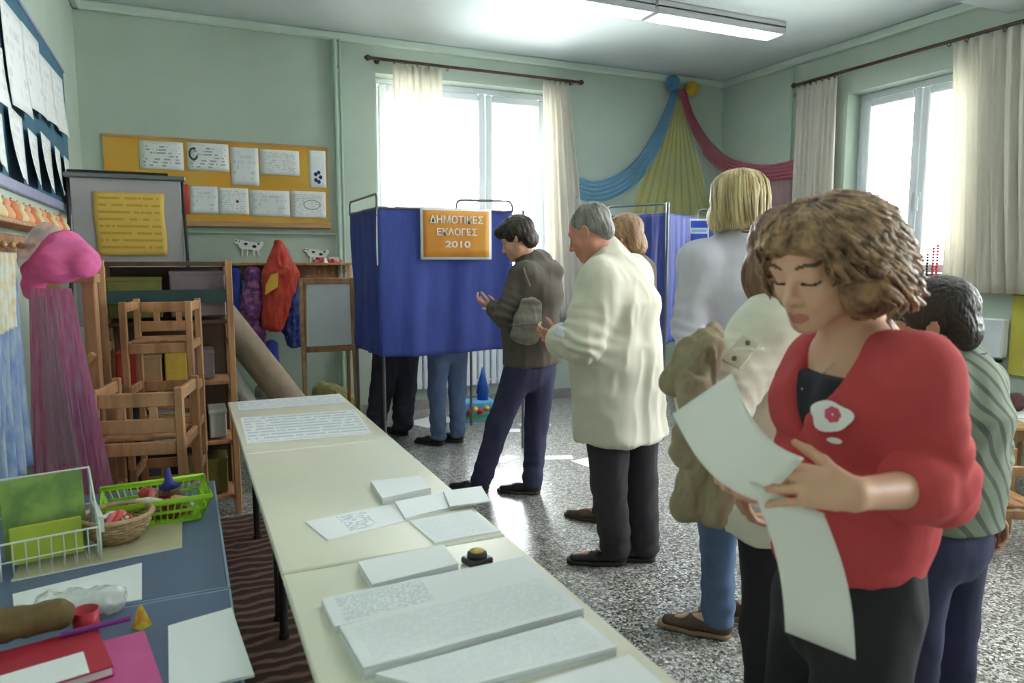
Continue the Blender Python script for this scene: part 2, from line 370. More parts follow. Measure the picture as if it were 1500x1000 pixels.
# ---------------------------------------------------------------- smooth solids: signed distance fields meshed with surface nets
_T = np.random.default_rng(3).random((32, 32, 32)).astype(np.float32)
def vnoise(P):
    i = np.floor(P).astype(int); f = P-i; f = f*f*(3-2*f); i0 = i & 31; i1 = (i+1) & 31; r = 0
    for dx in (0, 1):
        for dy in (0, 1):
            for dz in (0, 1):
                w = (f[:, 0] if dx else 1-f[:, 0])*(f[:, 1] if dy else 1-f[:, 1])*(f[:, 2] if dz else 1-f[:, 2])
                r = r+w*_T[(i1 if dx else i0)[:, 0], (i1 if dy else i0)[:, 1], (i1 if dz else i0)[:, 2]]
    return r*2-1
def unit(a): a = np.array(a, float); return a/(np.linalg.norm(a)+1e-12)
class Field:
    def __init__(s, lo, hi, h, zfine=None):
        """zfine: (z above which h applies, coarse step below)"""
        s.ax = [np.arange(lo[i], hi[i]+h, h) for i in range(2)]
        if zfine: s.ax.append(np.concatenate([np.arange(lo[2], zfine[0], zfine[1]), np.arange(zfine[0], hi[2]+h, h)]))
        else: s.ax.append(np.arange(lo[2], hi[2]+h, h))
        s.D = np.full([len(a) for a in s.ax], 1.0, np.float32)
    def _sub(s, lo, hi, m):
        sl = []
        for i in range(3):
            a = np.searchsorted(s.ax[i], lo[i]-m); b = np.searchsorted(s.ax[i], hi[i]+m)
            if b <= a: return None
            sl.append(slice(a, b))
        X = [s.ax[0][sl[0]][:, None, None], s.ax[1][sl[1]][None, :, None], s.ax[2][sl[2]][None, None, :]]
        return tuple(sl), X
    def _mix(s, sl, d, k, op):
        o = s.D[sl]
        if op == 'add':
            if k > 0:
                h = np.clip(.5+.5*(o-d)/k, 0, 1); s.D[sl] = o+(d-o)*h-k*h*(1-h)
            else: s.D[sl] = np.minimum(o, d)
        elif op == 'sub':
            d = -d
            if k > 0:
                h = np.clip(.5-.5*(o-d)/k, 0, 1); s.D[sl] = o+(d-o)*h+k*h*(1-h)
            else: s.D[sl] = np.maximum(o, d)
    def seg(s, a, b, ra, rb, side=None, k=.02, op='add'):
        a = np.array(a, float); b = np.array(b, float)
        ra = ra if hasattr(ra, '__len__') else (ra, ra); rb = rb if hasattr(rb, '__len__') else (rb, rb)
        M = max(*ra, *rb); r = s._sub(np.minimum(a, b)-M, np.maximum(a, b)+M, k+.012)
        if r is None: return s
        sl, X = r; z = b-a; L = np.linalg.norm(z); z = z/(L+1e-9)
        sd = np.array(side if side is not None else ((1, 0, 0) if abs(z[0]) < .8 else (0, 1, 0)), float)
        sd = sd-z*(sd@z); sd /= np.linalg.norm(sd); fr = np.cross(z, sd)
        dot = lambda w, c: (X[0]-c[0])*w[0]+(X[1]-c[1])*w[1]+(X[2]-c[2])*w[2]
        w = dot(z, a); t = np.clip(w/(L+1e-9), 0, 1); u = dot(sd, a); v = dot(fr, a); w = w-t*L
        rs = ra[0]+(rb[0]-ra[0])*t; rf = ra[1]+(rb[1]-ra[1])*t; rm = np.minimum(rs, rf)
        p = np.sqrt(u*u+v*v+w*w); e = np.sqrt((u/rs)**2+(v/rf)**2+(w/rm)**2)
        d = np.where(e > 1e-6, p*(1-1/np.maximum(e, 1e-6)), -rm).astype(np.float32)
        s._mix(sl, d, k, op); return s
    def ell(s, c, r, axes=None, k=.02, op='add'):
        c = np.array(c, float); A = np.array(axes if axes is not None else np.eye(3), float); M = max(r)
        q = s._sub(c-M, c+M, k+.012)
        if q is None: return s
        sl, X = q; u = [(X[0]-c[0])*A[i][0]+(X[1]-c[1])*A[i][1]+(X[2]-c[2])*A[i][2] for i in range(3)]
        p = np.sqrt(u[0]**2+u[1]**2+u[2]**2); e = np.sqrt((u[0]/r[0])**2+(u[1]/r[1])**2+(u[2]/r[2])**2)
        d = np.where(e > 1e-6, p*(1-1/np.maximum(e, 1e-6)), -min(r)).astype(np.float32)
        s._mix(sl, d, k, op); return s
    def cut(s, pt, nrm, k=0):
        """remove everything on the side the normal points to"""
        n = unit(nrm); d = ((s.ax[0][:, None, None]-pt[0])*n[0]+(s.ax[1][None, :, None]-pt[1])*n[1]+(s.ax[2][None, None, :]-pt[2])*n[2]).astype(np.float32)
        s.D = np.maximum(s.D, d); return s
    def mesh(s):
        D = s.D; I = D < 0; I[0] = I[-1] = False; I[:, 0] = I[:, -1] = False; I[:, :, 0] = I[:, :, -1] = False
        D = np.where(I, D, np.maximum(D, 1e-5))
        c = I[:-1, :-1, :-1].astype(np.int8)
        for a in (0, 1):
            for b in (0, 1):
                for d in (0, 1):
                    if a+b+d: c = c+I[a:a+I.shape[0]-1, b:b+I.shape[1]-1, d:d+I.shape[2]-1]
        act = (c > 0) & (c < 8); idx = np.argwhere(act); vid = np.full(act.shape, -1, np.int32); vid[act] = np.arange(len(idx))
        P = np.zeros((len(idx), 3)); n = np.zeros(len(idx)); cor = [(a, b, d) for a in (0, 1) for b in (0, 1) for d in (0, 1)]
        val = {q: D[idx[:, 0]+q[0], idx[:, 1]+q[1], idx[:, 2]+q[2]] for q in cor}
        pos = {q: np.stack([s.ax[i][idx[:, i]+q[i]] for i in range(3)], 1) for q in cor}
        for q in cor:
            for i in range(3):
                if q[i] == 0:
                    r = list(q); r[i] = 1; r = tuple(r); x, y = val[q], val[r]; m = (x < 0) != (y < 0)
                    t = np.where(m, x/(x-y+1e-12), 0)[:, None]; P += np.where(m[:, None], pos[q]+(pos[r]-pos[q])*t, 0); n += m
        P /= n[:, None]; F = []
        for i in range(3):
            j, l = (i+1) % 3, (i+2) % 3
            sa = [slice(None)]*3; sb = [slice(None)]*3; sa[i] = slice(0, -1); sb[i] = slice(1, None)
            A, B = I[tuple(sa)], I[tuple(sb)]; e = np.argwhere(A != B)
            e = e[(e[:, j] > 0) & (e[:, l] > 0) & (e[:, j] < D.shape[j]-1) & (e[:, l] < D.shape[l]-1)]
            q = []
            for (dj, dl) in ((0, 0), (-1, 0), (-1, -1), (0, -1)):
                w = e.copy(); w[:, j] += dj; w[:, l] += dl; q.append(vid[w[:, 0], w[:, 1], w[:, 2]])
            q = np.stack(q, 1); fl = A[e[:, 0], e[:, 1], e[:, 2]]
            q[~fl] = q[~fl][:, ::-1]; F.append(q)
        F = np.concatenate(F); F = F[(F >= 0).all(1)]
        return P, F[:, ::-1] if False else F
def vnormals(P, F):
    n = np.cross(P[F[:, 2]]-P[F[:, 0]], P[F[:, 3]]-P[F[:, 1]]); N_ = np.zeros_like(P)
    for i in range(4): np.add.at(N_, F[:, i], n)
    return N_/(np.linalg.norm(N_, axis=1, keepdims=True)+1e-12)
def smooth(P, F, it=1):
    for _ in range(it):
        A = np.zeros_like(P); c = np.zeros(len(P))
        for i in range(4):
            j = (i+1) % 4; np.add.at(A, F[:, i], P[F[:, j]]); np.add.at(A, F[:, j], P[F[:, i]]); np.add.at(c, F[:, i], 1); np.add.at(c, F[:, j], 1)
        P = P+.6*(A/np.maximum(c, 1)[:, None]-P)
    return P
def flush(P, F, name, mats, parent, mi=None, loc=None):
    me = bpy.data.meshes.new(name); nv, nf = len(P), len(F)
    me.vertices.add(nv); me.vertices.foreach_set('co', P.astype(np.float32).ravel())
    k = F.shape[1]; me.loops.add(nf*k); me.loops.foreach_set('vertex_index', F.astype(np.int32).ravel())
    me.polygons.add(nf); me.polygons.foreach_set('loop_start', np.arange(0, nf*k, k, dtype=np.int32))
    try: me.polygons.foreach_set('loop_total', np.full(nf, k, dtype=np.int32))
    except Exception: pass
    for m in (mats if isinstance(mats, (list, tuple)) else [mats]): me.materials.append(m)
    if mi is not None: me.polygons.foreach_set('material_index', mi.astype(np.int32))
    me.polygons.foreach_set('use_smooth', np.ones(nf, bool)); me.update(calc_edges=True); me.validate()
    o = bpy.data.objects.new(name, me); COL.objects.link(o); o.parent = parent
    if loc is not None: o.location = loc
    return o
def folds(P, F, amp, scale, stretch=(1, 1, 1), seed=0, ridge=True):
    N_ = vnormals(P, F); q = P/scale/np.array(stretch)+seed*5.13
    n1 = vnoise(q); n2 = vnoise(q*2.1+9.7)
    v = (1-2*np.abs(n1))*.7+(1-2*np.abs(n2))*.3 if ridge else n1*.7+n2*.3
    return P+N_*(amp*v)[:, None]
# ---------------------------------------------------------------- people
M_skin = mat('skin', srgb(214, 164, 138), .5, .05, 12, .08, 300, sss=.15)
M_skin_red = mat('skin_older', srgb(205, 142, 118), .5, .08, 14, .1, 300, sss=.15)
M_lip = mat('lips', srgb(190, 116, 106), .4, .05, 20)
M_brow = mat('brow_hair', srgb(104, 76, 58), .8, .1, 30)
M_lash = mat('lashes', srgb(38, 28, 26), .6, .1, 30)
def frame(fwd, up=(0, 0, 1)):
    f = unit(fwd); u = np.array(up, float); u = unit(u-f*(u@f)); r = np.cross(f, u); return r, f, u
def head_prims(G, c, fr, s=1.0, detail=True):
    r, f, u = fr; c = np.array(c, float); Q = lambda a, b, d: c+(a*r+b*f+d*u)*s; ax = (r, f, u)
    G.ell(Q(0, -.018, .035), (.073*s, .094*s, .080*s), ax, .01)
    G.ell(Q(0, .022, -.025), (.060*s, .064*s, .085*s), ax, .03)
    for e in (-1, 1):
        G.seg(Q(e*.048, -.002, -.062), Q(e*.014, .068, -.098), .020*s, .017*s, k=.03)
        G.ell(Q(e*.036, .055, -.032), (.024*s, .024*s, .026*s), ax, .02)
    G.ell(Q(0, .074, -.101), (.018*s, .015*s, .014*s), ax, .015)
    G.seg(Q(-.038, .070, .022), Q(.038, .070, .022), .013*s, .013*s, k=.018)
    for e in (-1, 1): G.ell(Q(e*.032, .096, .000), (.019*s, .017*s, .014*s), ax, .014, 'sub')
    for e in (-1, 1):
        G.ell(Q(e*.031, .066, -.001), (.0145*s, .0145*s, .0135*s), ax, .004)
        G.seg(Q(e*.018, .080, .008), Q(e*.046, .068, .007), .0045*s, .0045*s, k=.008)
    G.seg(Q(0, .080, .014), Q(0, .106, -.032), .0075*s, .0105*s, k=.012)
    G.ell(Q(0, .108, -.036), (.0105*s, .0105*s, .0095*s), ax, .008)
    for e in (-1, 1): G.ell(Q(e*.0135, .093, -.040), (.0075*s, .010*s, .0075*s), ax, .006)
    G.ell(Q(0, .078, -.066), (.026*s, .017*s, .020*s), ax, .02)
    G.seg(Q(-.020, .083, -.0645), Q(0, .0935, -.0615), .0035*s, .0055*s, k=.006); G.seg(Q(.020, .083, -.0645), Q(0, .0935, -.0615), .0035*s, .0055*s, k=.006)
    G.seg(Q(-.017, .083, -.069), Q(0, .0915, -.0735), .0035*s, .0068*s, k=.006); G.seg(Q(.017, .083, -.069), Q(0, .0915, -.0735), .0035*s, .0068*s, k=.006)
    for e in (-1, 1):
        G.ell(Q(e*.0765, -.010, -.004), (.007*s, .018*s, .031*s), frame(f+r*e*-.35, u), .006)
        G.ell(Q(e*.083, -.006, .002), (.006*s, .009*s, .015*s), ax, .004, 'sub')
def hand_prims(G, w, d, pn, th, curl=.5, s=1.0, spread=.05, thumb=.5, curls=None, k=.004):
    """w wrist, d towards the fingers, pn palm normal (the side the palm faces), th the thumb side"""
    d = unit(d); pn = unit(np.array(pn)-d*(np.array(pn)@d)); sd = np.cross(pn, d); sd = sd*(1 if sd@np.array(th) > 0 else -1); w = np.array(w, float)
    G.seg(w, w+d*.03*s, (.024*s, .018*s), (.030*s, .015*s), side=sd, k=.02)
    G.seg(w+d*.03*s, w+d*.075*s, (.032*s, .014*s), (.038*s, .0125*s), side=sd, k=.015)
    L_ = (.043, .049, .045, .035); off = (.029, .010, -.010, -.028); base = (.086, .090, .086, .078); rr = (.0088, .009, .0086, .0076)
    for i in range(4):
        c = curls[i] if curls else curl; p = w+(d*base[i]+sd*off[i])*s; dd = unit(d+sd*spread*(1.5-i)); G.seg(w+(d*.05+sd*off[i]*.8)*s, p, .011*s, rr[i]*1.08*s, k=.008)
        for j, (fl, fc) in enumerate(((1, .6), (.68, 1.0), (.52, .7))):
            a = c*fc; dd = unit(dd*math.cos(a)+unit(pn-dd*(pn@dd))*math.sin(a)); q = p+dd*L_[i]*fl*s
            G.seg(p, q, rr[i]*(1-.09*j)*s, rr[i]*(.93-.11*j)*s, k=k*.6); p = q
    p = w+(d*.022+sd*.024+pn*.004)*s; dd = unit(d*.75+sd*.75+pn*.35)
    for j, l in enumerate((.042, .034, .027)):
        q = p+dd*l*s; G.seg(p, q, (.0135-.0022*j)*s, (.0115-.0022*j)*s, k=.006 if j else .014); p = q
        dd = unit(dd+(d*.6-sd*.5+pn*.25)*thumb*.8)
    return w+d*.09*s
def body(P, root, mats, h=.006, hands=True, zf=None, fit=1.0, hand=None, lo=None, mi_fn=None, it=1):
    """P: joints (root-local metres). One continuous skin: head, neck, trunk, arms with hands, legs"""
    A = np.array(list(v for k, v in P.items() if isinstance(v, np.ndarray))); lo = A.min(0)-.2; hi = A.max(0)+.2; lo[2] = -.03
    G = Field(lo, hi, h, zf); sv = unit(P['shR']-P['shL']); hv = unit(P['hipR']-P['hipL']); hs = P.get('hs', 1.0)
    pel = (P['hipL']+P['hipR'])/2; ch = (P['shL']+P['shR'])/2
    chest = ch*.72+P['waist']*.28
    G.seg(pel, P['waist'], (.145*fit, .10*fit), (.120*fit, .088*fit), side=hv, k=.03)
    G.seg(P['waist'], chest, (.120*fit, .088*fit), (.150*fit, .105*fit), side=sv, k=.05)
    G.seg(chest, ch+V(0, 0, -.01), (.150*fit, .105*fit), (.120*fit, .07*fit), side=sv, k=.05)
    nb = P['neck']; r, f, u = P['hf']
    G.seg(nb+V(0, 0, -.03), P['head']+(-.02*f-.05*u)*hs, .060*fit, .050, k=.04)
    for sd in 'LR':
        G.seg(nb+V(0, 0, -.04), P['sh'+sd], .05, .052*fit, k=.05)
        G.seg(P['sh'+sd], P['el'+sd], .050*fit, .040*fit, k=.04); G.seg(P['el'+sd], P['wr'+sd], .040*fit, .026*fit, k=.02)
        G.seg(P['hip'+sd], P['kn'+sd], .085*fit, .056*fit, k=.04); G.seg(P['kn'+sd], P['an'+sd], .055*fit, .036*fit, k=.03)
        G.seg(P['an'+sd]+V(0, 0, -.03), P['toe'+sd]+V(0, 0, .01), .034, .024, k=.03)
        if hands and 'hand'+sd in P: hand_prims(G, P['wr'+sd], **P['hand'+sd])
    head_prims(G, P['head'], P['hf'], hs)
    p, F = G.mesh(); p = smooth(p, F, it); mi = None
    if mi_fn: mi = mi_fn(p[F].mean(1))
    return flush(p, F, 'body', mats, root, mi)
def trousers(P, root, m, top, hem=.05, wide=1.0, h=.008, seed=1, amp=.006, fit=1.0, name='trousers'):
    A = np.array([P[k] for k in ('hipL', 'hipR', 'knL', 'knR', 'anL', 'anR', 'waist')]); lo = A.min(0)-.22; hi = A.max(0)+.22
    G = Field(lo, hi, h); hv = unit(P['hipR']-P['hipL']); pel = (P['hipL']+P['hipR'])/2
    G.seg(pel+V(0, 0, -.02), P['waist'], (.165*fit, .125*fit), (.135*fit, .105*fit), side=hv, k=.03)
    for sd in 'LR':
        G.seg(P['hip'+sd], P['kn'+sd], .100*wide*fit, .072*wide*fit, k=.03); G.seg(P['kn'+sd], P['an'+sd]+V(0, 0, -.02), .072*wide*fit, .062*wide*fit, k=.03)
    G.cut((0, 0, top), (0, 0, 1)); G.cut((0, 0, hem), (0, 0, -1))
    p, F = G.mesh(); p = folds(p, F, amp, .10, (.8, .8, 1.7), seed)
    kz = (P['knL'][2]+P['anL'][2])/2; lw = np.clip((P['knL'][2]-p[:, 2])/.4, 0, 1); N_ = vnormals(p, F)
    p = p+N_*(amp*lw*np.sin(p[:, 2]*70+4*vnoise(p*6+seed)))[:, None]*.7
    p = smooth(p, F, 2); return flush(p, F, name, m, root)
def shoes(P, root, m, msole, s=1.0, h=.006):
    for sd in 'LR':
        a = P['an'+sd].copy(); t = P['toe'+sd].copy(); d = unit((t-a)*V(1, 1, 0)); L_ = .27*s; sdv = np.cross(d, V(0, 0, 1))
        heel = V(a[0], a[1], 0)-d*.05*s; o = V(*heel)
        lo = np.minimum(heel, heel+d*L_)-.1; hi = np.maximum(heel, heel+d*L_)+.1; lo[2] = -.02; hi[2] = .2
        G = Field(lo, hi, h)
        G.seg(o+d*.03*s+V(0, 0, .04), o+d*.14*s+V(0, 0, .038), (.034*s, .036), (.040*s, .030), side=sdv, k=.02)
        G.seg(o+d*.14*s+V(0, 0, .034), o+d*.235*s+V(0, 0, .026), (.041*s, .026), (.030*s, .020), side=sdv, k=.02)
        G.seg(o+d*.045*s+V(0, 0, .05), o+d*.05*s+V(0, 0, .10), .040*s, .042*s, k=.02)
        G.cut((0, 0, .016), (0, 0, -1)); p, F = G.mesh(); p = smooth(p, F, 1); sh = flush(p, F, 'shoe', m, root)
        G = Field(lo, hi, h*.8)
        G.seg(o+d*.03*s+V(0, 0, .012), o+d*.14*s+V(0, 0, .012), (.038*s, .03), (.045*s, .03), side=sdv, k=.02)
        G.seg(o+d*.14*s+V(0, 0, .012), o+d*.24*s+V(0, 0, .012), (.045*s, .03), (.032*s, .03), side=sdv, k=.02)
        G.cut((0, 0, .022), (0, 0, 1)); G.cut((0, 0, .001), (0, 0, -1)); p, F = G.mesh(); flush(p, F, 'sole', msole, sh)
def jacket(P, root, m, hem, cuff=.9, body_r=((.20, .155), (.19, .15), (.19, .135)), arm_r=(.075, .066, .055), h=.007, seed=2, amp=.010, collar=.0, flare=None, name='jacket', tilt=(0, 0, -1), neck=.0, nr=.072, nk=.07, stretch=(.9, .9, 1.6), it=2, extra=None, scale=.13):
    A = np.array([P[k] for k in ('shL', 'shR', 'elL', 'elR', 'wrL', 'wrR', 'waist', 'hipL', 'hipR', 'neck')]); lo = A.min(0)-.28; hi = A.max(0)+.24; lo[2] = min(hem-.06, A[:, 2].min()-.12)
    G = Field(lo, hi, h); sv = unit(P['shR']-P['shL']); hv = unit(P['hipR']-P['hipL']); pel = (P['hipL']+P['hipR'])/2; ch = (P['shL']+P['shR'])/2; chest = ch*.7+P['waist']*.3
    fl = flare or (body_r[0][0]*1.02, body_r[0][1]*1.02); low = V(pel[0], pel[1], hem-.02)
    G.seg(low, P['waist'], fl, body_r[0], side=hv, k=.03); G.seg(P['waist'], chest, body_r[0], body_r[1], side=sv, k=.06)
    G.seg(chest, ch+V(0, 0, -.03), body_r[1], (body_r[2][0]*.72, body_r[2][1]*.75), side=sv, k=.07)
    G.cut((low[0], low[1], hem), tilt)
    for sd in 'LR':
        G.seg(P['neck']+V(0, 0, -.05), P['sh'+sd], nr, arm_r[0], k=nk)
        G.seg(P['sh'+sd], P['el'+sd], arm_r[0], arm_r[1], k=.045); e = P['el'+sd]+(P['wr'+sd]-P['el'+sd])*cuff
        a, b = arm_r[1], arm_r[2]; G.seg(P['el'+sd], e, a, b, k=.02)
    if collar: G.seg(P['neck']+V(0, 0, -.03), P['neck']+V(0, 0, collar), .085, .078, k=.03)
    if extra: extra(G)
    p, F = G.mesh(); p = folds(p, F, amp, scale, stretch, seed); p = smooth(p, F, it)
    # sleeve creases at the elbows
    for sd in 'LR':
        w = np.exp(-((p-P['el'+sd])**2).sum(1)/.010); ax = unit(P['el'+sd]-P['sh'+sd]); N_ = vnormals(p, F)
        p = p+N_*(amp*.6*w*np.sin((p@ax)*130+3*vnoise(p*9+seed)))[:, None]
    return flush(p, F, name, m, root)
def hair_shell(P, root, m, prims, h=.004, amp=.004, scale=.012, stretch=(1, 1, 5), seed=3, cuts=(), name='hair', it=0, curl=0):
    c = P['head']; r, f, u = P['hf']; s = P.get('hs', 1); Q = lambda a: c+(a[0]*r+a[1]*f+a[2]*u)*s
    pts = np.array([Q(a[0]) for a in prims]); M = max(max(a[1]) for a in prims)+.03
    G = Field(pts.min(0)-M, pts.max(0)+M, h)
    for a in prims:
        op = 'sub' if len(a) > 2 else 'add'; G.ell(Q(a[0]), tuple(x*s for x in a[1]), (r, f, u), .012 if op == 'add' else .006, op)
    for pt, n in cuts: G.cut(Q(pt), n[0]*r+n[1]*f+n[2]*u)
    p, F = G.mesh(); p = smooth(p, F, 1); N_ = vnormals(p, F)
    L_ = np.stack([(p-c)@r, (p-c)@f, (p-c)@u], 1)/np.array(stretch)/scale+seed*3.1
    if curl: L_ = L_+curl*np.stack([vnoise(L_*.35+i*7) for i in range(3)], 1)
    v = (1-2*np.abs(vnoise(L_)))*.65+(1-2*np.abs(vnoise(L_*2.2+5)))*.35
    p = p+N_*(amp*v)[:, None]
    if it: p = smooth(p, F, it)
    return flush(p, F, name, m, root)
def locks(P, root, m, specs, n=7, name='hair_lock', seg=9, kind=True):
    """many tapering strands as one part; specs: list of (points, radius)"""
    mb = MB()
    for pts, rad in specs:
        k = len(pts); mb.tube(pts, [rad*(.55+.45*math.sin(PI*min(1, (i+.6)/(k-.2)))) if i < k-1 else rad*.12 for i in range(k)], 6, caps=False)
    o = mb.build(name, m, root)
    if kind: o['kind'] = 'stuff'
    return o
def hair_mat(name, c1, c2, scale=30, stretch=(1, 1, .15), rough=.45):
    return mat(name, c1, rough, 0, scale, .35, 160, stretch=stretch, c2=c2, thr=(.35, .68))
# joints in metres from each person's spot on the floor (local x to the right of the room view, y away from it)
J = {}
J['elder'] = dict(at=(1.834, 2.791), head=V(-0.164, -0.000, 1.567), neck=V(-0.067, 0.000, 1.444), shL=V(-0.118, -0.150, 1.349), shR=V(0.050, 0.150, 1.362), elL=V(-0.217, -0.220, 1.094), wrL=V(-0.301, -0.060, 1.084), elR=V(0.056, 0.300, 1.033), wrR=V(-0.194, 0.200, 1.028), waist=V(-0.028, 0.000, 1.005), hipL=V(-0.076, -0.080, 0.765), hipR=V(0.076, 0.080, 0.731), knL=V(-0.064, -0.080, 0.413), knR=V(0.102, 0.060, 0.384), anL=V(-0.016, -0.001, 0.085), anR=V(0.131, 0.041, 0.085), toeL=V(-0.177, 0.008, 0.020), toeR=V(0.036, 0.057, 0.020))
J['dark'] = dict(at=(1.943, 3.984), head=V(-0.087, -0.030, 1.565), neck=V(0.022, 0.020, 1.421), shL=V(-0.043, -0.151, 1.341), shR=V(0.110, 0.169, 1.355), elL=V(-0.147, -0.211, 1.115), wrL=V(-0.224, -0.010, 1.141), elR=V(0.064, 0.290, 1.062), wrR=V(-0.183, 0.270, 1.108), waist=V(0.003, -0.000, 1.014), hipL=V(-0.065, -0.070, 0.777), hipR=V(0.065, 0.070, 0.764), knL=V(-0.200, -0.071, 0.428), knR=V(0.040, 0.030, 0.404), anL=V(-0.311, -0.085, 0.085), anR=V(0.011, -0.099, 0.085), toeL=V(-0.441, -0.047, 0.020), toeR=V(-0.064, -0.087, 0.020))
J['behind'] = dict(at=(2.247, 3.361), head=V(-0.050, -0.040, 1.553), neck=V(0.004, -0.010, 1.461), shL=V(-0.077, -0.140, 1.388), shR=V(0.091, 0.110, 1.384), elL=V(-0.084, -0.140, 1.152), wrL=V(-0.156, 0.011, 1.102), elR=V(0.138, 0.160, 1.109), wrR=V(0.007, 0.211, 1.085), waist=V(-0.011, 0.011, 1.064), hipL=V(-0.067, -0.060, 0.825), hipR=V(0.067, 0.060, 0.805), knL=V(-0.098, -0.060, 0.420), knR=V(0.081, 0.090, 0.380), anL=V(-0.161, -0.140, 0.085), anR=V(0.042, -0.061, 0.085), toeL=V(-0.283, -0.079, 0.020), toeR=V(-0.085, -0.013, 0.020))
J['blonde'] = dict(at=(1.925, 2.100), head=V(-0.048, 0.010, 1.642), neck=V(-0.026, 0.011, 1.533), shL=V(-0.194, -0.050, 1.437), shR=V(0.140, 0.070, 1.450), elL=V(-0.232, -0.070, 1.200), wrL=V(-0.208, -0.210, 1.016), elR=V(0.217, 0.070, 1.187), wrR=V(0.092, -0.110, 0.998), waist=V(-0.010, 0.010, 1.083), hipL=V(-0.084, -0.050, 0.858), hipR=V(0.084, 0.050, 0.835), knL=V(-0.110, -0.110, 0.468), knR=V(0.109, 0.090, 0.406), anL=V(-0.086, -0.071, 0.090), anR=V(0.104, 0.040, 0.090), toeL=V(-0.229, -0.013, 0.020), toeR=V(-0.004, 0.081, 0.020))
J['white'] = dict(at=(1.497, 1.449), head=V(-0.034, 0.010, 1.455), neck=V(0.024, 0.030, 1.335), shL=V(-0.095, -0.100, 1.260), shR=V(0.140, 0.140, 1.253), elL=V(-0.270, -0.199, 1.097), wrL=V(-0.248, -0.320, 0.961), elR=V(0.172, 0.210, 0.992), wrR=V(-0.003, 0.110, 0.851), waist=V(-0.007, 0.011, 0.997), hipL=V(-0.058, -0.040, 0.790), hipR=V(0.058, 0.040, 0.762), knL=V(-0.076, -0.100, 0.460), knR=V(0.046, 0.010, 0.460), anL=V(-0.043, -0.080, 0.085), anR=V(0.092, 0.060, 0.085), toeL=V(-0.129, -0.040, 0.020), toeR=V(0.021, 0.140, 0.020))
J['red'] = dict(at=(1.171, 0.972), head=V(-0.121, -0.080, 1.441), neck=V(-0.001, -0.010, 1.321), shL=V(0.008, -0.190, 1.256), shR=V(-0.034, 0.080, 1.229), elL=V(0.067, -0.190, 1.067), wrL=V(-0.147, -0.319, 1.097), elR=V(-0.068, 0.050, 1.021), wrR=V(-0.194, -0.100, 1.038), waist=V(0.029, -0.010, 0.978), hipL=V(0.012, -0.070, 0.804), hipR=V(-0.012, 0.070, 0.735), knL=V(-0.071, -0.190, 0.450), knR=V(-0.070, 0.050, 0.450), anL=V(-0.013, -0.090, 0.085), anR=V(-0.023, 0.130, 0.085), toeL=V(-0.169, -0.190, 0.020), toeR=V(-0.171, 0.050, 0.020))
J['boy'] = dict(at=(1.939, 1.281), head=V(-0.090, -0.020, 1.269), neck=V(-0.018, 0.001, 1.180), shL=V(-0.132, -0.090, 1.123), shR=V(0.116, 0.090, 1.088), elL=V(-0.161, -0.129, 0.949), wrL=V(-0.148, -0.109, 0.785), elR=V(0.188, 0.130, 0.879), wrR=V(0.108, -0.009, 0.763), waist=V(-0.009, 0.000, 0.855), hipL=V(-0.076, -0.050, 0.685), hipR=V(0.076, 0.050, 0.645), knL=V(-0.088, -0.050, 0.380), knR=V(0.083, 0.050, 0.380), anL=V(-0.056, -0.010, 0.070), anR=V(0.125, 0.090, 0.070), toeL=V(-0.132, 0.030, 0.020), toeR=V(0.047, 0.150, 0.020))
J['jeans'] = dict(at=(1.833, 5.219), head=V(-0.071, -0.010, 1.619), neck=V(0.003, 0.011, 1.481), shL=V(-0.074, -0.110, 1.379), shR=V(0.083, 0.110, 1.376), elL=V(-0.108, -0.110, 1.109), wrL=V(-0.194, 0.090, 1.070), elR=V(0.075, 0.191, 1.090), wrR=V(-0.104, 0.240, 1.059), waist=V(0.001, -0.010, 1.076), hipL=V(-0.062, -0.040, 0.791), hipR=V(0.062, 0.040, 0.781), knL=V(-0.083, -0.030, 0.418), knR=V(0.068, 0.050, 0.414), anL=V(-0.079, -0.012, 0.085), anR=V(0.064, 0.076, 0.085), toeL=V(-0.215, 0.050, 0.020), toeR=V(-0.040, 0.136, 0.020))
J['booth'] = dict(at=(1.554, 5.665), head=V(-0.009, -0.050, 1.600), neck=V(0.010, -0.020, 1.466), shL=V(-0.051, -0.120, 1.359), shR=V(0.070, 0.080, 1.367), elL=V(-0.092, -0.100, 1.090), wrL=V(-0.138, 0.150, 1.017), elR=V(0.078, 0.150, 1.074), wrR=V(-0.033, 0.200, 1.014), waist=V(-0.000, 0.000, 1.056), hipL=V(-0.054, -0.040, 0.756), hipR=V(0.054, 0.040, 0.746), knL=V(-0.124, 0.000, 0.386), knR=V(0.039, 0.100, 0.379), anL=V(-0.174, -0.122, 0.085), anR=V(0.034, 0.022, 0.085), toeL=V(-0.307, 0.029, 0.020), toeR=V(-0.085, 0.124, 0.020))
# ---------------------------------------------------------------- the people
YAW = R(-24.5)
def person(key, label, **kw):
    P = J[key]; P.update(kw); o = empty('person', (P['at'][0], P['at'][1], 0), YAW, label, 'person'); return P, o
def upfix(P):   # lift the crotch a little: hip joints sit inside the trousers
    return P
M_sole = mat('shoe_sole', srgb(60, 52, 46), .7, .1, 30); M_shoeblk = mat('black_leather', srgb(34, 30, 30), .35, .1, 20)
M_shoebrn = mat('brown_leather', srgb(84, 62, 48), .5, .15, 20)
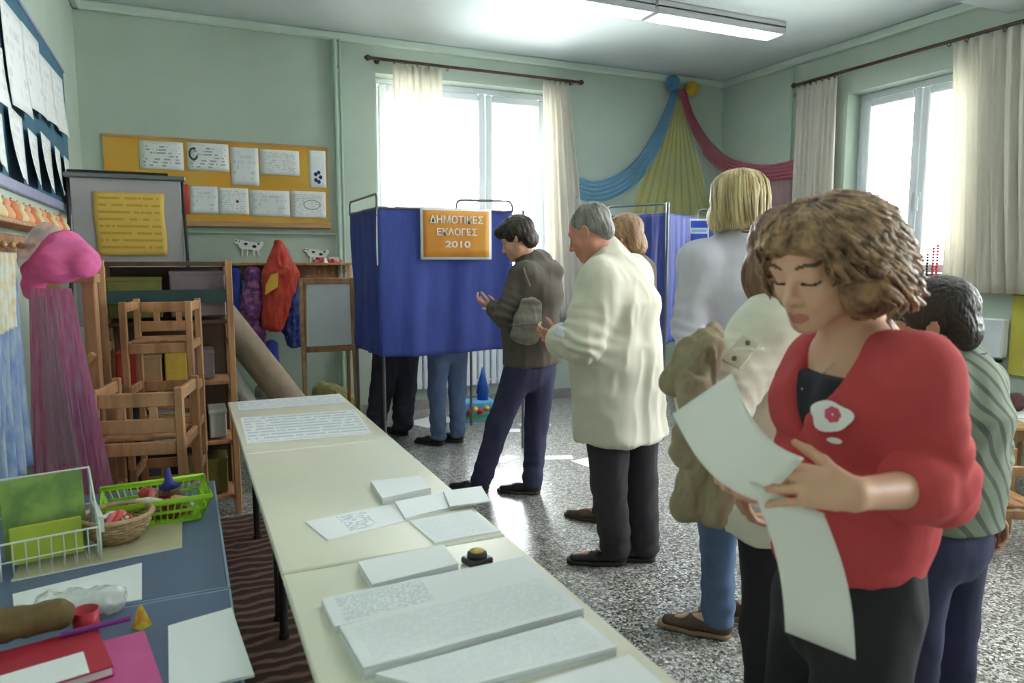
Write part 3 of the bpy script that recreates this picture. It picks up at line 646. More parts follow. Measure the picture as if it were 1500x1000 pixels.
# elderly man ---------------------------------------------------------------
P, o = person('elder', 'grey-haired elderly man in a beige jacket and dark trousers, head bowed', hf=frame((-.82, .35, -.45)), hs=1.0)
P['handL'] = dict(d=(-.6, .6, .1), pn=(.5, .5, .2), th=(0, 0, 1), curl=.5); P['handR'] = dict(d=(-.8, .1, .1), pn=(0, -.6, .4), th=(0, 0, 1), curl=.5)
body(P, o, M_skin_red, h=.005, zf=(.7, .012))
M_beige = cloth_mat('beige_poplin', srgb(222, 216, 198), .85, .04, 5)
def elder_x(G):
    G.seg(P['neck']+V(.0, .0, -.02), P['neck']+V(-.03, .02, .03), .088, .078, k=.03)
jacket(P, o, M_beige, .625, cuff=.98, body_r=((.235, .175), (.225, .165), (.21, .15)), arm_r=(.088, .086, .060), amp=.018, flare=(.245, .19), extra=elder_x, name='jacket', seed=4)
trousers(P, o, cloth_mat('charcoal_wool', srgb(58, 52, 58), .85, .1, 8), .78, wide=1.12, seed=5, hem=.045)
shoes(P, o, M_shoeblk, M_sole, 1.08)
M_grey_hair = hair_mat('grey_hair', srgb(150, 146, 140), srgb(96, 92, 88), 40)
hair_shell(P, o, M_grey_hair, [((0, -.030, .042), (.081, .096, .082)), ((0, -.07, -.015), (.064, .045, .058)), ((0, .075, -.02), (.06, .075, .085), 1), ((.0, .06, .06), (.05, .05, .04), 1), ((-.085, -.005, -.015), (.022, .022, .03), 1), ((.085, -.005, -.015), (.022, .022, .03), 1)], amp=.0035, scale=.014, stretch=(1, 1, 3), h=.004)
# man in the dark jacket ------------------------------------------------------
P, o = person('dark', 'dark-haired person in a dark olive hooded jacket and navy trousers reading a slip', hf=frame((-.86, .25, -.42)), hs=1.0)
P['handL'] = dict(d=(-.7, .5, .2), pn=(.4, .4, .6), th=(0, 0, 1), curl=.5); P['handR'] = dict(d=(-.8, -.3, .2), pn=(0, -.5, .6), th=(0, 0, 1), curl=.4)
body(P, o, M_skin, h=.005, zf=(.7, .012))
M_olive = cloth_mat('olive_canvas', srgb(92, 84, 76), .9, .12, 9)
def dark_x(G):
    n = P['neck']; G.seg(n+V(-.03, -.02, -.0), n+V(.02, .03, .0), .088, .085, k=.03); G.ell(n+V(.075, .0, -.055), (.10, .12, .055), k=.03)
jacket(P, o, M_olive, .80, cuff=.95, body_r=((.185, .15), (.20, .155), (.19, .14)), arm_r=(.075, .066, .055), amp=.013, flare=(.19, .155), extra=dark_x, seed=6)
trousers(P, o, cloth_mat('navy_denim', srgb(52, 52, 84), .85, .12, 8), .86, wide=.98, seed=7, hem=.05)
shoes(P, o, M_shoeblk, M_sole, 1.02)
M_dark_hair = hair_mat('dark_brown_hair', srgb(72, 58, 50), srgb(36, 28, 26), 40)
hair_shell(P, o, M_dark_hair, [((0, -.026, .045), (.092, .106, .092)), ((0, -.07, -.02), (.074, .055, .07)), ((0, .05, .075), (.07, .06, .04)), ((0, .105, -.035), (.07, .06, .075), 1)], amp=.007, scale=.018, stretch=(1, 1, 2.4), h=.005, curl=.6)
# person mostly hidden behind the elderly man ---------------------------------
P, o = person('behind', 'person behind the elderly man, light brown hair and one brown shoe showing', hf=frame((-.8, .4, -.35)), hs=.98)
P['handL'] = dict(d=(-.7, .5, .2), pn=(.4, .4, .6), th=(0, 0, 1), curl=.5); P['handR'] = dict(d=(-.8, -.3, .2), pn=(0, -.5, .6), th=(0, 0, 1), curl=.4)
body(P, o, M_skin, h=.007, zf=(.7, .014))
jacket(P, o, cloth_mat('brown_wool', srgb(96, 80, 70), .9, .1, 9), .78, body_r=((.15, .12), (.155, .12), (.15, .11)), arm_r=(.06, .055, .045), amp=.008, seed=8, h=.008)
trousers(P, o, cloth_mat('brown_trousers', srgb(62, 52, 50), .9, .1, 9), .84, wide=.85, fit=.88, seed=9, h=.009)
shoes(P, o, M_shoebrn, M_sole, .98)
M_lb_hair = hair_mat('light_brown_hair', srgb(176, 138, 100), srgb(128, 96, 70), 40)
hair_shell(P, o, M_lb_hair, [((0, -.025, .04), (.092, .108, .092)), ((0, -.065, -.04), (.082, .055, .085)), ((0, .10, -.03), (.055, .06, .08), 1)], amp=.005, h=.005)
# blonde woman ----------------------------------------------------------------
P, o = person('blonde', 'blonde woman with a bobbed haircut seen from behind in a pale lilac blouse and jeans', hf=frame((-.25, .95, -.12)), hs=1.0)
P['handL'] = dict(d=(.5, .6, -.3), pn=(.5, -.3, .4), th=(0, 0, 1), curl=.6); P['handR'] = dict(d=(-.6, .6, -.3), pn=(-.5, -.3, .4), th=(0, 0, 1), curl=.6)
body(P, o, M_skin, h=.005, zf=(.7, .012), fit=.95)
def blonde_x(G):
    G.seg(P['neck']+V(0, -.005, -.03), P['neck']+V(0, 0, -.005), .088, .074, k=.02)
jacket(P, o, cloth_mat('lilac_cotton', srgb(214, 206, 220), .85, .03, 6), .80, body_r=((.165, .125), (.185, .135), (.178, .125)), arm_r=(.068, .062, .05), amp=.007, flare=(.195, .15), seed=10, extra=blonde_x, name='blouse', scale=.16)
mb = MB(); mb.tube([P['neck']+V(.062*math.cos(a)*1.12, -.012+.068*math.sin(a), -.002+.012*math.sin(a)*-1) for a in np.linspace(0, 2*PI, 28, endpoint=False)], .0045, 8, closed=True)
mb.build('neckline_trim', mat('navy_trim', srgb(84, 80, 130), .8), o)
trousers(P, o, cloth_mat('blue_jeans', srgb(92, 112, 148), .85, .16, 7), .90, wide=.93, seed=11, hem=.055)
shoes(P, o, M_shoebrn, mat('tan_sole', srgb(150, 122, 96), .7, .1, 30), 1.05)
M_blond = hair_mat('blonde_hair', srgb(224, 202, 152), srgb(150, 122, 80), 26, rough=.4)
hair_shell(P, o, M_blond, [((0, -.022, .032), (.093, .108, .090)), ((0, -.042, -.035), (.102, .078, .066)), ((-.062, -.0, -.04), (.042, .07, .058)), ((.062, -.0, -.04), (.042, .07, .058)), ((0, .11, -.05), (.055, .065, .085), 1)], amp=.005, scale=.016, stretch=(1, 1, 9), h=.004, cuts=[((0, 0, -.094), (0, .25, -1))])
sp = []; c = P['head']; r_, f_, u_ = P['hf']
for i in range(150):
    a = rng.uniform(0, 2*PI); 
    if math.cos(a-PI/2) > .62: continue
    ca, sa = math.cos(a), math.sin(a); pts = []
    for t in np.linspace(0, 1, 8):
        th = .15+t*1.55; rr = .094*math.sin(min(th, PI/2)) if t < 1 else .1; k = 1+.10*math.sin(PI*t)
        x = ca*rr*k*1.06+.004*math.sin(9*t+i); y = -.03+sa*rr*k; z = .034+.092*math.cos(th)-max(0, t-.55)*.27; k *= 1-.22*max(0, t-.8)/.2; x *= 1-.12*max(0, t-.75)/.25
        pts.append(c+(x*r_+y*f_+z*u_)*1.02)
    sp.append((pts, rng.uniform(.004, .0075)))
locks(P, o, M_blond, sp, name='hair_strands')
# woman in the white quilted jacket ---------------------------------------------
P, o = person('white', 'brown-haired woman in a white quilted jacket, half hidden by the woman in red', hf=frame((-.5, .8, -.3)), hs=.98)
P['handL'] = dict(d=(.25, .25, -.9), pn=(.7, .2, .2), th=(0, -1, 0), curl=.5); P['handR'] = dict(d=(-.7, .1, -.1), pn=(0, -.3, .8), th=(0, 0, 1), curl=.5)
body(P, o, M_skin, h=.005, zf=(.7, .012), fit=.95)
def white_x(G):
    G.seg(P['neck']+V(0, 0, -.05), P['neck']+V(-.015, .01, -.0), .095, .076, k=.03)
    e, s2 = P['elL'], P['shL']
jacket(P, o, cloth_mat('white_quilt', srgb(226, 222, 208), .8, .03, 6), .70, cuff=.92, body_r=((.165, .13), (.18, .14), (.175, .13)), arm_r=(.086, .080, .062), amp=.009, flare=(.185, .15), seed=12, extra=white_x, scale=.07, stretch=(1.6, 1.6, .55), h=.006)
trousers(P, o, cloth_mat('black_trousers', srgb(36, 33, 38), .85, .1, 9), .82, wide=.92, seed=13, fit=.95)
shoes(P, o, M_shoeblk, M_sole, .98)
# shoulder tab with two buttons
m1 = P['shL']*.45+P['elL']*.55; ax = unit(P['elL']-P['shL']); nn = unit(V(-.45, -.8, .35)-ax*(V(-.45, -.8, .35)@ax)); sd_ = np.cross(ax, nn)
tb = MB(); tb.box(m1+nn*.083, (.05, .09, .006), M=np.stack([sd_, ax, nn], 1), bev=.002); tb = tb.build('sleeve_tab', mat('tab_canvas', srgb(216, 210, 192), .8, .04, 9), o)
for k in (-.028, .028): MB().tube([m1+ax*k+nn*.084, m1+ax*k+nn*.091], .006, 10).build('button', mat('horn_button', srgb(120, 100, 80), .4), tb)
M_br_hair = hair_mat('brown_hair', srgb(150, 108, 84), srgb(92, 60, 46), 34)
hair_shell(P, o, M_br_hair, [((0, -.022, .040), (.092, .106, .092)), ((0, -.04, -.06), (.102, .078, .10)), ((-.068, .02, -.055), (.038, .07, .085)), ((.068, .02, -.055), (.038, .07, .085)), ((0, .11, -.05), (.05, .06, .085), 1)], amp=.005, scale=.016, stretch=(1, 1, 8), h=.0045, cuts=[((0, 0, -.150), (0, 0, -1))])
# boy ----------------------------------------------------------------------------
P, o = person('boy', 'dark-haired boy in a grey-green striped top and navy trousers behind the woman in red', hf=frame((-.72, .55, -.3)), hs=.97)
P['handR'] = dict(d=(.45, -.1, -.85), pn=(-.8, -.1, -.3), th=(-.2, .6, 0), curl=.75, s=.85); P['handL'] = dict(d=(-.7, .2, -.1), pn=(0, -.3, .8), th=(0, 0, 1), curl=.5, s=.85)
body(P, o, mat('skin_boy', srgb(196, 140, 112), .5, .05, 12, .08, 300, sss=.15), h=.0045, zf=(.6, .012), fit=.85)
def boy_x(G): G.seg(P['neck']+V(0, 0, -.05), P['neck']+V(0, 0, -.02), .075, .066, k=.03)
bt = jacket(P, o, [cloth_mat('boy_top', srgb(118, 122, 104), .9, .05, 5)], .715, body_r=((.15, .12), (.155, .125), (.15, .11)), arm_r=(.064, .058, .044), amp=.008, flare=(.16, .13), seed=14, extra=boy_x, name='striped_top', h=.006)
_m = MATS['boy_top']; _nt = _m.node_tree; _w = _nt.nodes.new('ShaderNodeTexWave'); _w.inputs['Scale'].default_value = 9; _w.bands_direction = 'DIAGONAL'; _w.inputs['Distortion'].default_value = .6
_tc = _nt.nodes.new('ShaderNodeTexCoord'); _nt.links.new(_tc.outputs['Object'], _w.inputs['Vector']); _r = _nt.nodes.new('ShaderNodeValToRGB'); _r.color_ramp.elements[0].color = srgb(92, 98, 90); _r.color_ramp.elements[0].position = .18; _r.color_ramp.elements[1].color = srgb(134, 142, 124); _r.color_ramp.elements[1].position = .3
_nt.links.new(_w.outputs['Fac'], _r.inputs[0]); _nt.links.new(_r.outputs[0], _nt.nodes['Principled BSDF'].inputs['Base Color'])
trousers(P, o, MATS['navy_denim'], .78, wide=.86, seed=15, fit=.86, hem=.045)
shoes(P, o, M_shoeblk, M_sole, .86)
G_ = MB(); G_.tube([P['neck']+V(.070*math.cos(a), .070*math.sin(a), .006) for a in np.linspace(0, 2*PI, 24, endpoint=False)], .016, 8, closed=True); G_.build('collar', mat('navy_collar', srgb(60, 62, 98), .85, .1, 20), o)
hair_shell(P, o, hair_mat('black_brown_hair', srgb(56, 42, 38), srgb(32, 25, 23), 60), [((0, -.024, .042), (.088, .104, .090)), ((0, -.066, -.02), (.072, .05, .07)), ((0, .045, .07), (.068, .06, .045)), ((0, .105, -.03), (.066, .06, .075), 1), ((.088, .0, -.02), (.018, .024, .034), 1), ((-.088, .0, -.02), (.018, .024, .034), 1)], amp=.0028, scale=.007, stretch=(1, 1, 2), h=.004)
# the two voters inside the booth ---------------------------------------------------
for key, lab, tm, jm, hm in (('jeans', 'voter inside the front booth, only blue jeans and dark shoes showing', 'blue_jeans', mat('grey_knit', srgb(110, 110, 118), .9), M_dark_hair), ('booth', 'voter inside the front booth, only wide dark trousers showing at its left', None, mat('black_knit', srgb(50, 48, 52), .9), M_dark_hair)):
    P, o = person(key, lab, hf=frame((-.2, .9, -.35)), hs=.98)
    P['handL'] = dict(d=(-.5, .7, .1), pn=(0, .1, -.8), th=(1, 0, 0), curl=.4); P['handR'] = dict(d=(-.5, .7, .1), pn=(0, .1, -.8), th=(-1, 0, 0), curl=.4)
    body(P, o, M_skin, h=.008, zf=(.7, .016), fit=.9)
    jacket(P, o, jm, .76, body_r=((.145, .12), (.155, .12), (.15, .11)), arm_r=(.06, .055, .045), h=.01, amp=.006, seed=16)
    trousers(P, o, MATS[tm] if tm else cloth_mat('dark_slacks', srgb(52, 50, 62), .7, .1, 8), .84, wide=1.0 if tm else 1.35, fit=.9, seed=17, h=.008, amp=.008 if tm else .014)
    shoes(P, o, M_shoeblk, M_sole, .98)
    hair_shell(P, o, hm, [((0, -.025, .042), (.082, .098, .083)), ((0, -.065, -.02), (.068, .048, .065)), ((0, .09, -.03), (.055, .06, .08), 1)], h=.006)
# woman in red ------------------------------------------------------------------
P, o = person('red', 'woman in a red V-neck cardigan with curly brown hair, reading long white ballot sheets', hf=frame((-.75, -.5, -.40), (0, 0, 1)), hs=.885)
P['handL'] = dict(d=(-.90, .25, .10), pn=(.1, .85, -.45), th=(0, 0, 1), curls=(.18, .32, .42, .5), spread=.12, thumb=.2, s=.88)
P['handR'] = dict(d=(-.80, -.50, .10), pn=(.1, -.2, .9), th=(0, -.8, .3), curl=.55, thumb=.4)
hc = P['head']; hr, hfw, hu = P['hf']
def red_mi(cn):
    q = cn-hc; a, b_, d = q@hr, q@hfw, q@hu; mi = np.zeros(len(cn), int)
    mi[(np.abs(a) < .021-.0*a) & (b_ > .07) & (d < -.0575) & (d > -.0795) & ((np.abs(a)/.022)**2+((d+.0675)/.0105)**2 < 1)] = 1
    for e in (-1, 1):
        x = (a*e-.033)/.0195; y = (d-.0225-.005*(1-x*x))/.0031; mi[(np.abs(x) < 1) & (np.abs(y) < 1) & (b_ > .05)] = 2
        x = (a*e-.031)/.0165; y = (d+.0065+.0035*(1-x*x))/.0024; mi[(np.abs(x) < 1) & (np.abs(y) < 1) & (b_ > .055)] = 3
    return mi
body(P, o, [M_skin, M_lip, M_brow, M_lash], h=.0032, zf=(.86, .012), fit=.92, mi_fn=red_mi, it=1)
sv = unit(P['shR']-P['shL']); fw = unit(np.cross(V(0, 0, 1), sv)); fw = fw if fw[0] < 0 else -fw
mid = (P['shL']+P['shR'])/2
# cardigan with a deep V
def red_x(G):
    for e in (-1, 1): G.ell(mid*.62+P['waist']*.38+sv*e*.068+fw*.075+V(0, 0, .035), (.068, .066, .066), k=.05)
    G.ell(P['waist']*.55+(P['hipL']+P['hipR'])/2*.45+fw*.04+V(0,0,.02), (.10, .10, .10), k=.05)
    vb = mid+fw*.13+V(0, 0, -.100)+sv*.020; vm = mid+fw*.12+V(0, 0, -.01)-sv*.005; vt = P['neck']+fw*.09+V(0, 0, .05)
    G.seg(vb, vm, (.012, .16), (.064, .14), side=sv, k=.008, op='sub')
    G.seg(vm, vt, (.064, .14), (.098, .15), side=sv, k=.008, op='sub')
    G.ell(P['neck']+V(0, 0, .04), (.085, .085, .075), k=.008, op='sub')
M_red = cloth_mat('red_knit', srgb(200, 72, 76), .9, .06, 7, bump=.3, bs=500)
jacket(P, o, M_red, .865, cuff=.34, body_r=((.122, .100), (.150, .106), (.145, .095)), nr=.050, nk=.045, arm_r=(.060, .056, .055), amp=.010, flare=(.148, .128), seed=21, extra=red_x, name='cardigan', h=.0045, scale=.11, it=3)
# black top under it
G = Field(mid-.3, mid+.3, .0045); ch_ = mid*.72+P['waist']*.28
G.seg(P['waist'], ch_, (.116, .090), (.138, .098), side=sv, k=.05); G.seg(ch_, mid+V(0, 0, -.01), (.138, .098), (.11, .076), side=sv, k=.05)
for e in (-1, 1): G.ell(mid*.62+P['waist']*.38+sv*e*.064+fw*.067+V(0, 0, .035), (.066, .064, .064), k=.05)
G.cut(mid+V(0, 0, -.004), (0, 0, 1)); G.cut((0, 0, P['waist'][2]), (0, 0, -1))
p_, F_ = G.mesh(); flush(smooth(p_, F_, 2), F_, 'black_top', cloth_mat('black_jersey', srgb(34, 34, 44), .85, .05, 9), o)
trousers(P, o, MATS['black_trousers'], .93, wide=1.0, seed=22, fit=.93)
shoes(P, o, M_shoeblk, M_sole, .95)
# hair: a mass of curls made of many locks round a shaped core
M_curl = hair_mat('curly_brown_hair', srgb(176, 134, 98), srgb(92, 62, 46), 40, (1, 1, 1), .42)
core = [((0, -.034, .036), (.096, .112, .070)), ((-.055, -.060, -.050), (.088, .095, .088)), ((.05, -.060, -.050), (.085, .095, .088)), ((0, .030, .064), (.078, .058, .028)), ((0, .115, -.04), (.064, .075, .088), 1), ((-.02, .10, .02), (.05, .055, .045), 1), ((0, .045, -.115), (.07, .08, .06), 1)]
hair_shell(P, o, M_curl, core, amp=.007, scale=.020, stretch=(1, 1, 2.0), h=.004, curl=.9, seed=5)
sp = []
for i in range(900):
    a = rng.uniform(0, 2*PI); th0 = rng.uniform(.05, 1.5); face = math.sin(a) 
    pts = []; L_ = rng.uniform(.09, .19); wob = rng.uniform(0, 6); cr = rng.uniform(.007, .016); fr_ = rng.uniform(9, 17)
    if face > .45 and th0 > .75: continue
    for t in np.linspace(0, 1, 14):
        th = th0+t*L_*11; R0 = .103+.024*min(1, th/2)
        if th < 1.45: x, y, z = math.cos(a)*math.sin(th)*R0, math.sin(a)*math.sin(th)*R0*1.12, math.cos(th)*R0*.73
        else: x, y, z = math.cos(a)*R0*(1.0+.12*math.sin((th-1.45)*1.3)), math.sin(a)*R0*1.1, -(th-1.45)*.090
        y -= .034+.026*t; z += .036
        if y > .065: y = .065+.25*(y-.065)
        if z < -.02 and y > -.005: y = -.005-.3*(y+.005)*0+min(0, 0); 
        s3 = fr_*t*1.1+wob; q = V(x, y, z)+cr*(.35+.65*t)*V(math.cos(s3), math.sin(s3), .6*math.sin(s3+1))
        if q[1] > .05 and abs(q[0]) < .075 and q[2] < .055: q[1] = .05; q[0] = math.copysign(.078, q[0])
        q = q*.90; pts.append(hc+q[0]*hr+q[1]*hfw+q[2]*hu)
    zmin = -.130
    pts = [p for p in pts if (p-hc)@hu > zmin]
    if len(pts) > 4: sp.append((pts, rng.uniform(.0028, .0064)))
locks(P, o, M_curl, sp, name='curls')
# necklace, earring
nk = [P['neck']+sv*.062*math.cos(a)+fw*(.045+.072*max(0, math.sin(a)))+V(0, 0, -.01-.10*max(0, math.sin(a))) for a in np.linspace(-.4, PI+.4, 20)]
nl = MB().tube(nk, .0012, 6).build('necklace', mat('silver', srgb(200, 196, 188), .25, metal=1), o)
MB().lathe([(0, -.008), (.005, -.003), (.005, .003), (0, .008)], c=tuple(nk[10]+V(0, -.004, -.008)), n=10).build('pendant', MATS['silver'], nl)
# ---------------------------------------------------------------- things people carry
def field_thing(name, pts, rads, mats, root_xy, label, cat, h=.006, amp=.012, scale=.06, stretch=(1, 1, 1), seed=0, k=.03, cuts=(), it=1, group=None, flat=None, subs=()):
    """soft folded thing grown from world-space blobs; origin at root_xy on the floor"""
    o3 = V(root_xy[0], root_xy[1], 0); P_ = [(V(*a)-o3, V(*b)-o3) for a, b in pts]
    allp = np.array([q for p in P_ for q in p]); M = max(max(r) if hasattr(r, '__len__') else r for rr in rads for r in rr)+.04
    G = Field(allp.min(0)-M, allp.max(0)+M, h)
    for (a, b), (ra, rb) in zip(P_, rads): G.seg(a, b, ra, rb, side=flat, k=k)
    for a, b, r in subs: G.seg(V(*a)-o3, V(*b)-o3, r, r, k=.01, op='sub')
    for c, n in cuts: G.cut(V(*c)-o3, n)
    p, F = G.mesh(); p = folds(p, F, amp, scale, stretch, seed); p = smooth(p, F, it)
    o = flush(p, F, name, mats, None, loc=tuple(o3)); return tag(o, label, cat, group)
M_khaki = cloth_mat('khaki_cotton', srgb(150, 134, 108), .9, .25, 9, bump=.3)
field_thing('folded_coat', [((1.138, 1.349, 1.273), (1.089, 1.350, 1.220)), ((1.089, 1.350, 1.220), (1.034, 1.353, 1.162)), ((1.107, 1.320, 1.242), (1.052, 1.301, 1.159)), ((1.002, 1.258, 1.056), (0.993, 1.251, 1.028)), ((1.047, 1.237, 1.025), (0.993, 1.240, 0.910)), ((1.059, 1.210, 0.985), (1.032, 1.200, 0.896)), ((1.036, 1.286, 1.163), (1.019, 1.250, 1.041))],
            [((.020, .03), (.040, .035)), ((.040, .035), (.026, .03)), ((.026, .03), (.034, .03)), ((.030, .03), (.030, .03)), ((.050, .035), (.034, .035)), ((.034, .03), (.024, .03)), ((.030, .025), (.034, .03))],
            M_khaki, (1.5, 1.2), 'khaki coat folded over the arm of the woman in the white jacket', 'coat', amp=.014, scale=.040, stretch=(.55, .55, 3.0), seed=31, k=.02, h=.005, it=2)
def sheet(name, c00, c10, c11, c01, m, label=None, cat='paper', bulge=(0, 0, 0), nu=10, nv=10, th=.0006, parent=None, group=None, b2=(0, 0, 0)):
    c = [V(*q) for q in (c00, c10, c11, c01)]; o3 = sum(c)/4; c = [q-o3 for q in c]; bu = V(*bulge); b2 = V(*b2)
    fn = lambda u, v: (c[0]*(1-u)*(1-v)+c[1]*u*(1-v)+c[2]*u*v+c[3]*(1-u)*v)+bu*math.sin(PI*v)*1.0+b2*math.sin(PI*u)
    o = MB().grid(fn, nu, nv, th=th).build(name, m, parent, loc=tuple(o3))
    if label: tag(o, label, cat, group)
    return o
M_ballot = print_mat('ballot_print', srgb(236, 238, 240), srgb(216, 220, 226), rows=46, wscale=30, thr=.5, x0=.06, x1=.94, y0=.05, y1=.95, fill=.4)
M_back = mat('ballot_back', srgb(236, 230, 228), .7, .02, 4)
sheet('ballot_sheets', (0.727, 0.955, 1.194), (0.819, 0.836, 1.065), (0.841, 0.782, 1.149), (0.807, 0.907, 1.264), M_back, 'upper bent part of the white ballot sheets the woman in red reads', 'paper', bulge=(.0, .0, -.0), b2=(-.02, -.01, -.022), th=.0025)
sheet('ballot_sheets', (0.904, 0.863, 0.819), (0.980, 0.784, 0.792), (0.888, 0.782, 1.056), (0.789, 0.838, 1.103), M_back, 'long white ballot sheet hanging down from the hand of the woman in red', 'paper', bulge=(.018, .0, .0), th=.0022)
# badge on the cardigan
rp = bpy.data.objects['cardigan'].parent
def badge():
    n = unit(V(-.45, -.85, .15)); sd2 = unit(np.cross(V(0, 0, 1), n)); up = np.cross(n, sd2)
    dg = bpy.context.evaluated_depsgraph_get(); card = bpy.data.objects['cardigan']; me = card.data
    co = np.empty(len(me.vertices)*3); me.vertices.foreach_get('co', co); co = co.reshape(-1, 3)
    cen = V(*(-0.151, -0.220, 1.189)); eye = V(-J['red']['at'][0], -J['red']['at'][1], 1.45)
    c_, s_ = math.cos(-YAW), math.sin(-YAW); eye = V(c_*eye[0]-s_*eye[1], s_*eye[0]+c_*eye[1], 1.45); ray = unit(cen-eye)
    t = (co-eye)@ray; dist = np.linalg.norm(co-eye-t[:, None]*ray, axis=1); q = co[dist < .012]; f = q[np.argmin((q-eye)@ray)]
    near = co[np.linalg.norm(co-f, axis=1) < .03]; _, _, vh = np.linalg.svd(near-near.mean(0)); n = vh[2]; n = n if n@ray < 0 else -n
    sd2 = unit(np.cross(V(0, 0, 1), n)); up = np.cross(n, sd2); pts = []
    for k in range(28):
        a = 2*PI*k/28; r = .031*(1+.10*math.sin(3*a+1)+.05*math.sin(5*a)); pts.append(f+n*.009+sd2*r*1.12*math.cos(a)+up*r*.86*math.sin(a))
    b = MB(); b.add(pts+[p-n*.002 for p in pts], [tuple(range(28))]+[(i, i+28, (i+1) % 28+28, (i+1) % 28) for i in range(28)]); bo = b.build('sticker_badge', mat('sticker_white', srgb(236, 234, 232), .5, .02, 9), rp); bo['label'] = 'white sticker badge with a pink flower emblem'
    e = MB()
    for k in range(7):
        a = 2*PI*k/7; cc = f+n*.0095+sd2*(.004+.008*math.cos(a))+up*(.004+.008*math.sin(a))
        ring = [cc+sd2*.0065*math.cos(t_)+up*.0065*math.sin(t_) for t_ in np.linspace(0, 2*PI, 10, endpoint=False)]; e.add([r+n*.0006*(k % 2) for r in ring], [tuple(range(10))])
    e.build('emblem', mat('emblem_pink', srgb(206, 78, 108), .5, .1, 30), bo)
    pts = [f+n*.010-up*.040+sd2*(.013*math.cos(a)+.010)+up*.005*math.sin(a) for a in np.linspace(0, 2*PI, 14, endpoint=False)]
    MB().add(pts, [tuple(range(14))]).build('name_tag', MATS['sticker_white'], rp)
badge()
# shoulder bag of the person in the dark jacket
M_bag = cloth_mat('taupe_canvas', srgb(128, 120, 110), .85, .15, 12, bump=.3)
bg = field_thing('shoulder_bag', [((1.812, 3.713, 1.189), (1.790, 3.701, 1.093)), ((1.790, 3.701, 1.093), (1.769, 3.711, 1.006))], [((.062, .035), (.082, .042)), ((.082, .042), (.090, .045))], M_bag, (1.9, 3.75), 'taupe canvas bag on the back of the person in the dark jacket', 'bag', amp=.008, scale=.05, seed=33)
st = MB().tube([V(*(1.829, 3.859, 1.418))-V(1.9, 3.75, 0), V(*(1.794, 3.765, 1.372))-V(1.9, 3.75, 0), V(*(1.818, 3.743, 1.286))-V(1.9, 3.75, 0)], .007, 8).build('strap', M_bag, bg)
MB().tube([V(*(1.672, 3.689, 1.075))-V(1.9, 3.75, 0), V(*(1.841, 3.612, 1.082))-V(1.9, 3.75, 0)], .004, 8).build('zipper', M_steel, bg)
sheet('paper_slip', (1.672, 4.117, 1.140), (1.703, 4.016, 1.129), (1.749, 4.104, 1.155), (1.718, 4.184, 1.160), M_paper, 'white slip of paper held by the person in the dark jacket', nu=3, nv=3)
sheet('paper_slip', (1.452, 2.745, 1.115), (1.452, 2.657, 1.109), (1.471, 2.681, 1.156), (1.467, 2.760, 1.167), M_paper, 'small white paper in the hands of the elderly man', nu=3, nv=3)
# ---------------------------------------------------------------- cream tables and everything on them
M_cream = mat('cream_laminate', srgb(228, 224, 207), .35, .02, 5); M_edge = mat('beech_edge', srgb(170, 138, 100), .5, .1, 20)
def table(y0, y1, label):
    x0, x1, H_ = .178, .748, .722; c = ((x0+x1)/2, (y0+y1)/2); o = empty('school_table', (c[0], c[1], 0), 0, label, 'table', 'cream tables end to end')
    w, l = x1-x0, y1-y0-.006
    MB().box((0, 0, H_-.011), (w, l, .022), bev=.004).build('tabletop', M_cream, o)
    m = MB()
    for s in (-1, 1): m.box((s*(w/2-.11), 0, H_-.05), (.02, l-.16, .055)); m.box((0, s*(l/2-.07), H_-.05), (w-.24, .02, .055))
    m.build('apron', M_iron, o)
    for sx in (-1, 1):
        for sy in (-1, 1):
            g = MB().tube([(sx*(w/2-.11), sy*(l/2-.07), .02), (sx*(w/2-.11), sy*(l/2-.07), H_-.022)], .016, 12).build('leg', M_iron, o)
            MB().tube([(sx*(w/2-.11), sy*(l/2-.07), 0), (sx*(w/2-.11), sy*(l/2-.07), .03)], .02, 12).build('foot_cap', M_iron, g)
    return o
table(2.805, 3.885, 'farthest cream school table, with two long lists along it'); table(1.68, 2.80, 'middle cream school table with scattered ballots'); table(.56, 1.675, 'nearest cream school table with thick ballot stacks and an ink pad')
TZ = .722
def stack(name, q, h, m, label, n=1, z=TZ, curl=0, group=None, cat='paper'):
    """pile of identical sheets; q = four xy corners"""
    c = V(sum(p[0] for p in q)/4, sum(p[1] for p in q)/4, 0); o = None
    P4 = [V(p[0], p[1], 0)-c for p in q]
    fn = lambda u, v: P4[0]*(1-u)*(1-v)+P4[1]*u*(1-v)+P4[2]*u*v+P4[3]*(1-u)*v+V(0, 0, h+curl*(math.sin(PI*u)*.4+(u*v)**3))
    mb = MB().grid(fn, 8, 6, 0)
    rg = [(0, 0), (1, 0), (1, 1), (0, 1)]; L_ = max(1, min(16, int(h/.0022)))
    for i in range(4):
        a, b = P4[i], P4[(i+1) % 4]
        for k in range(L_):
            z0, z1 = h*k/L_, h*(k+1)/L_-(.0004 if L_ > 1 else 0); j = (.0012*math.sin(k*2.7+i)) if L_ > 1 else 0; nrm = unit(np.cross(b-a, V(0, 0, 1)))*j
            mb.add([a+nrm+V(0, 0, z0), b+nrm+V(0, 0, z0), b+nrm+V(0, 0, z1), a+nrm+V(0, 0, z1)], [(0, 1, 2, 3)], 1)
            if L_ > 1: mb.add([a+nrm+V(0, 0, z1), b+nrm+V(0, 0, z1), b*.98+V(0, 0, z1), a*.98+V(0, 0, z1)], [(0, 1, 2, 3)], 1)
    mb.add([p+V(0, 0, 0) for p in P4], [(3, 2, 1, 0)], 1)
    o = mb.build(name, [m, M_paper], None, loc=(c[0], c[1], z)); return tag(o, label, cat, group)
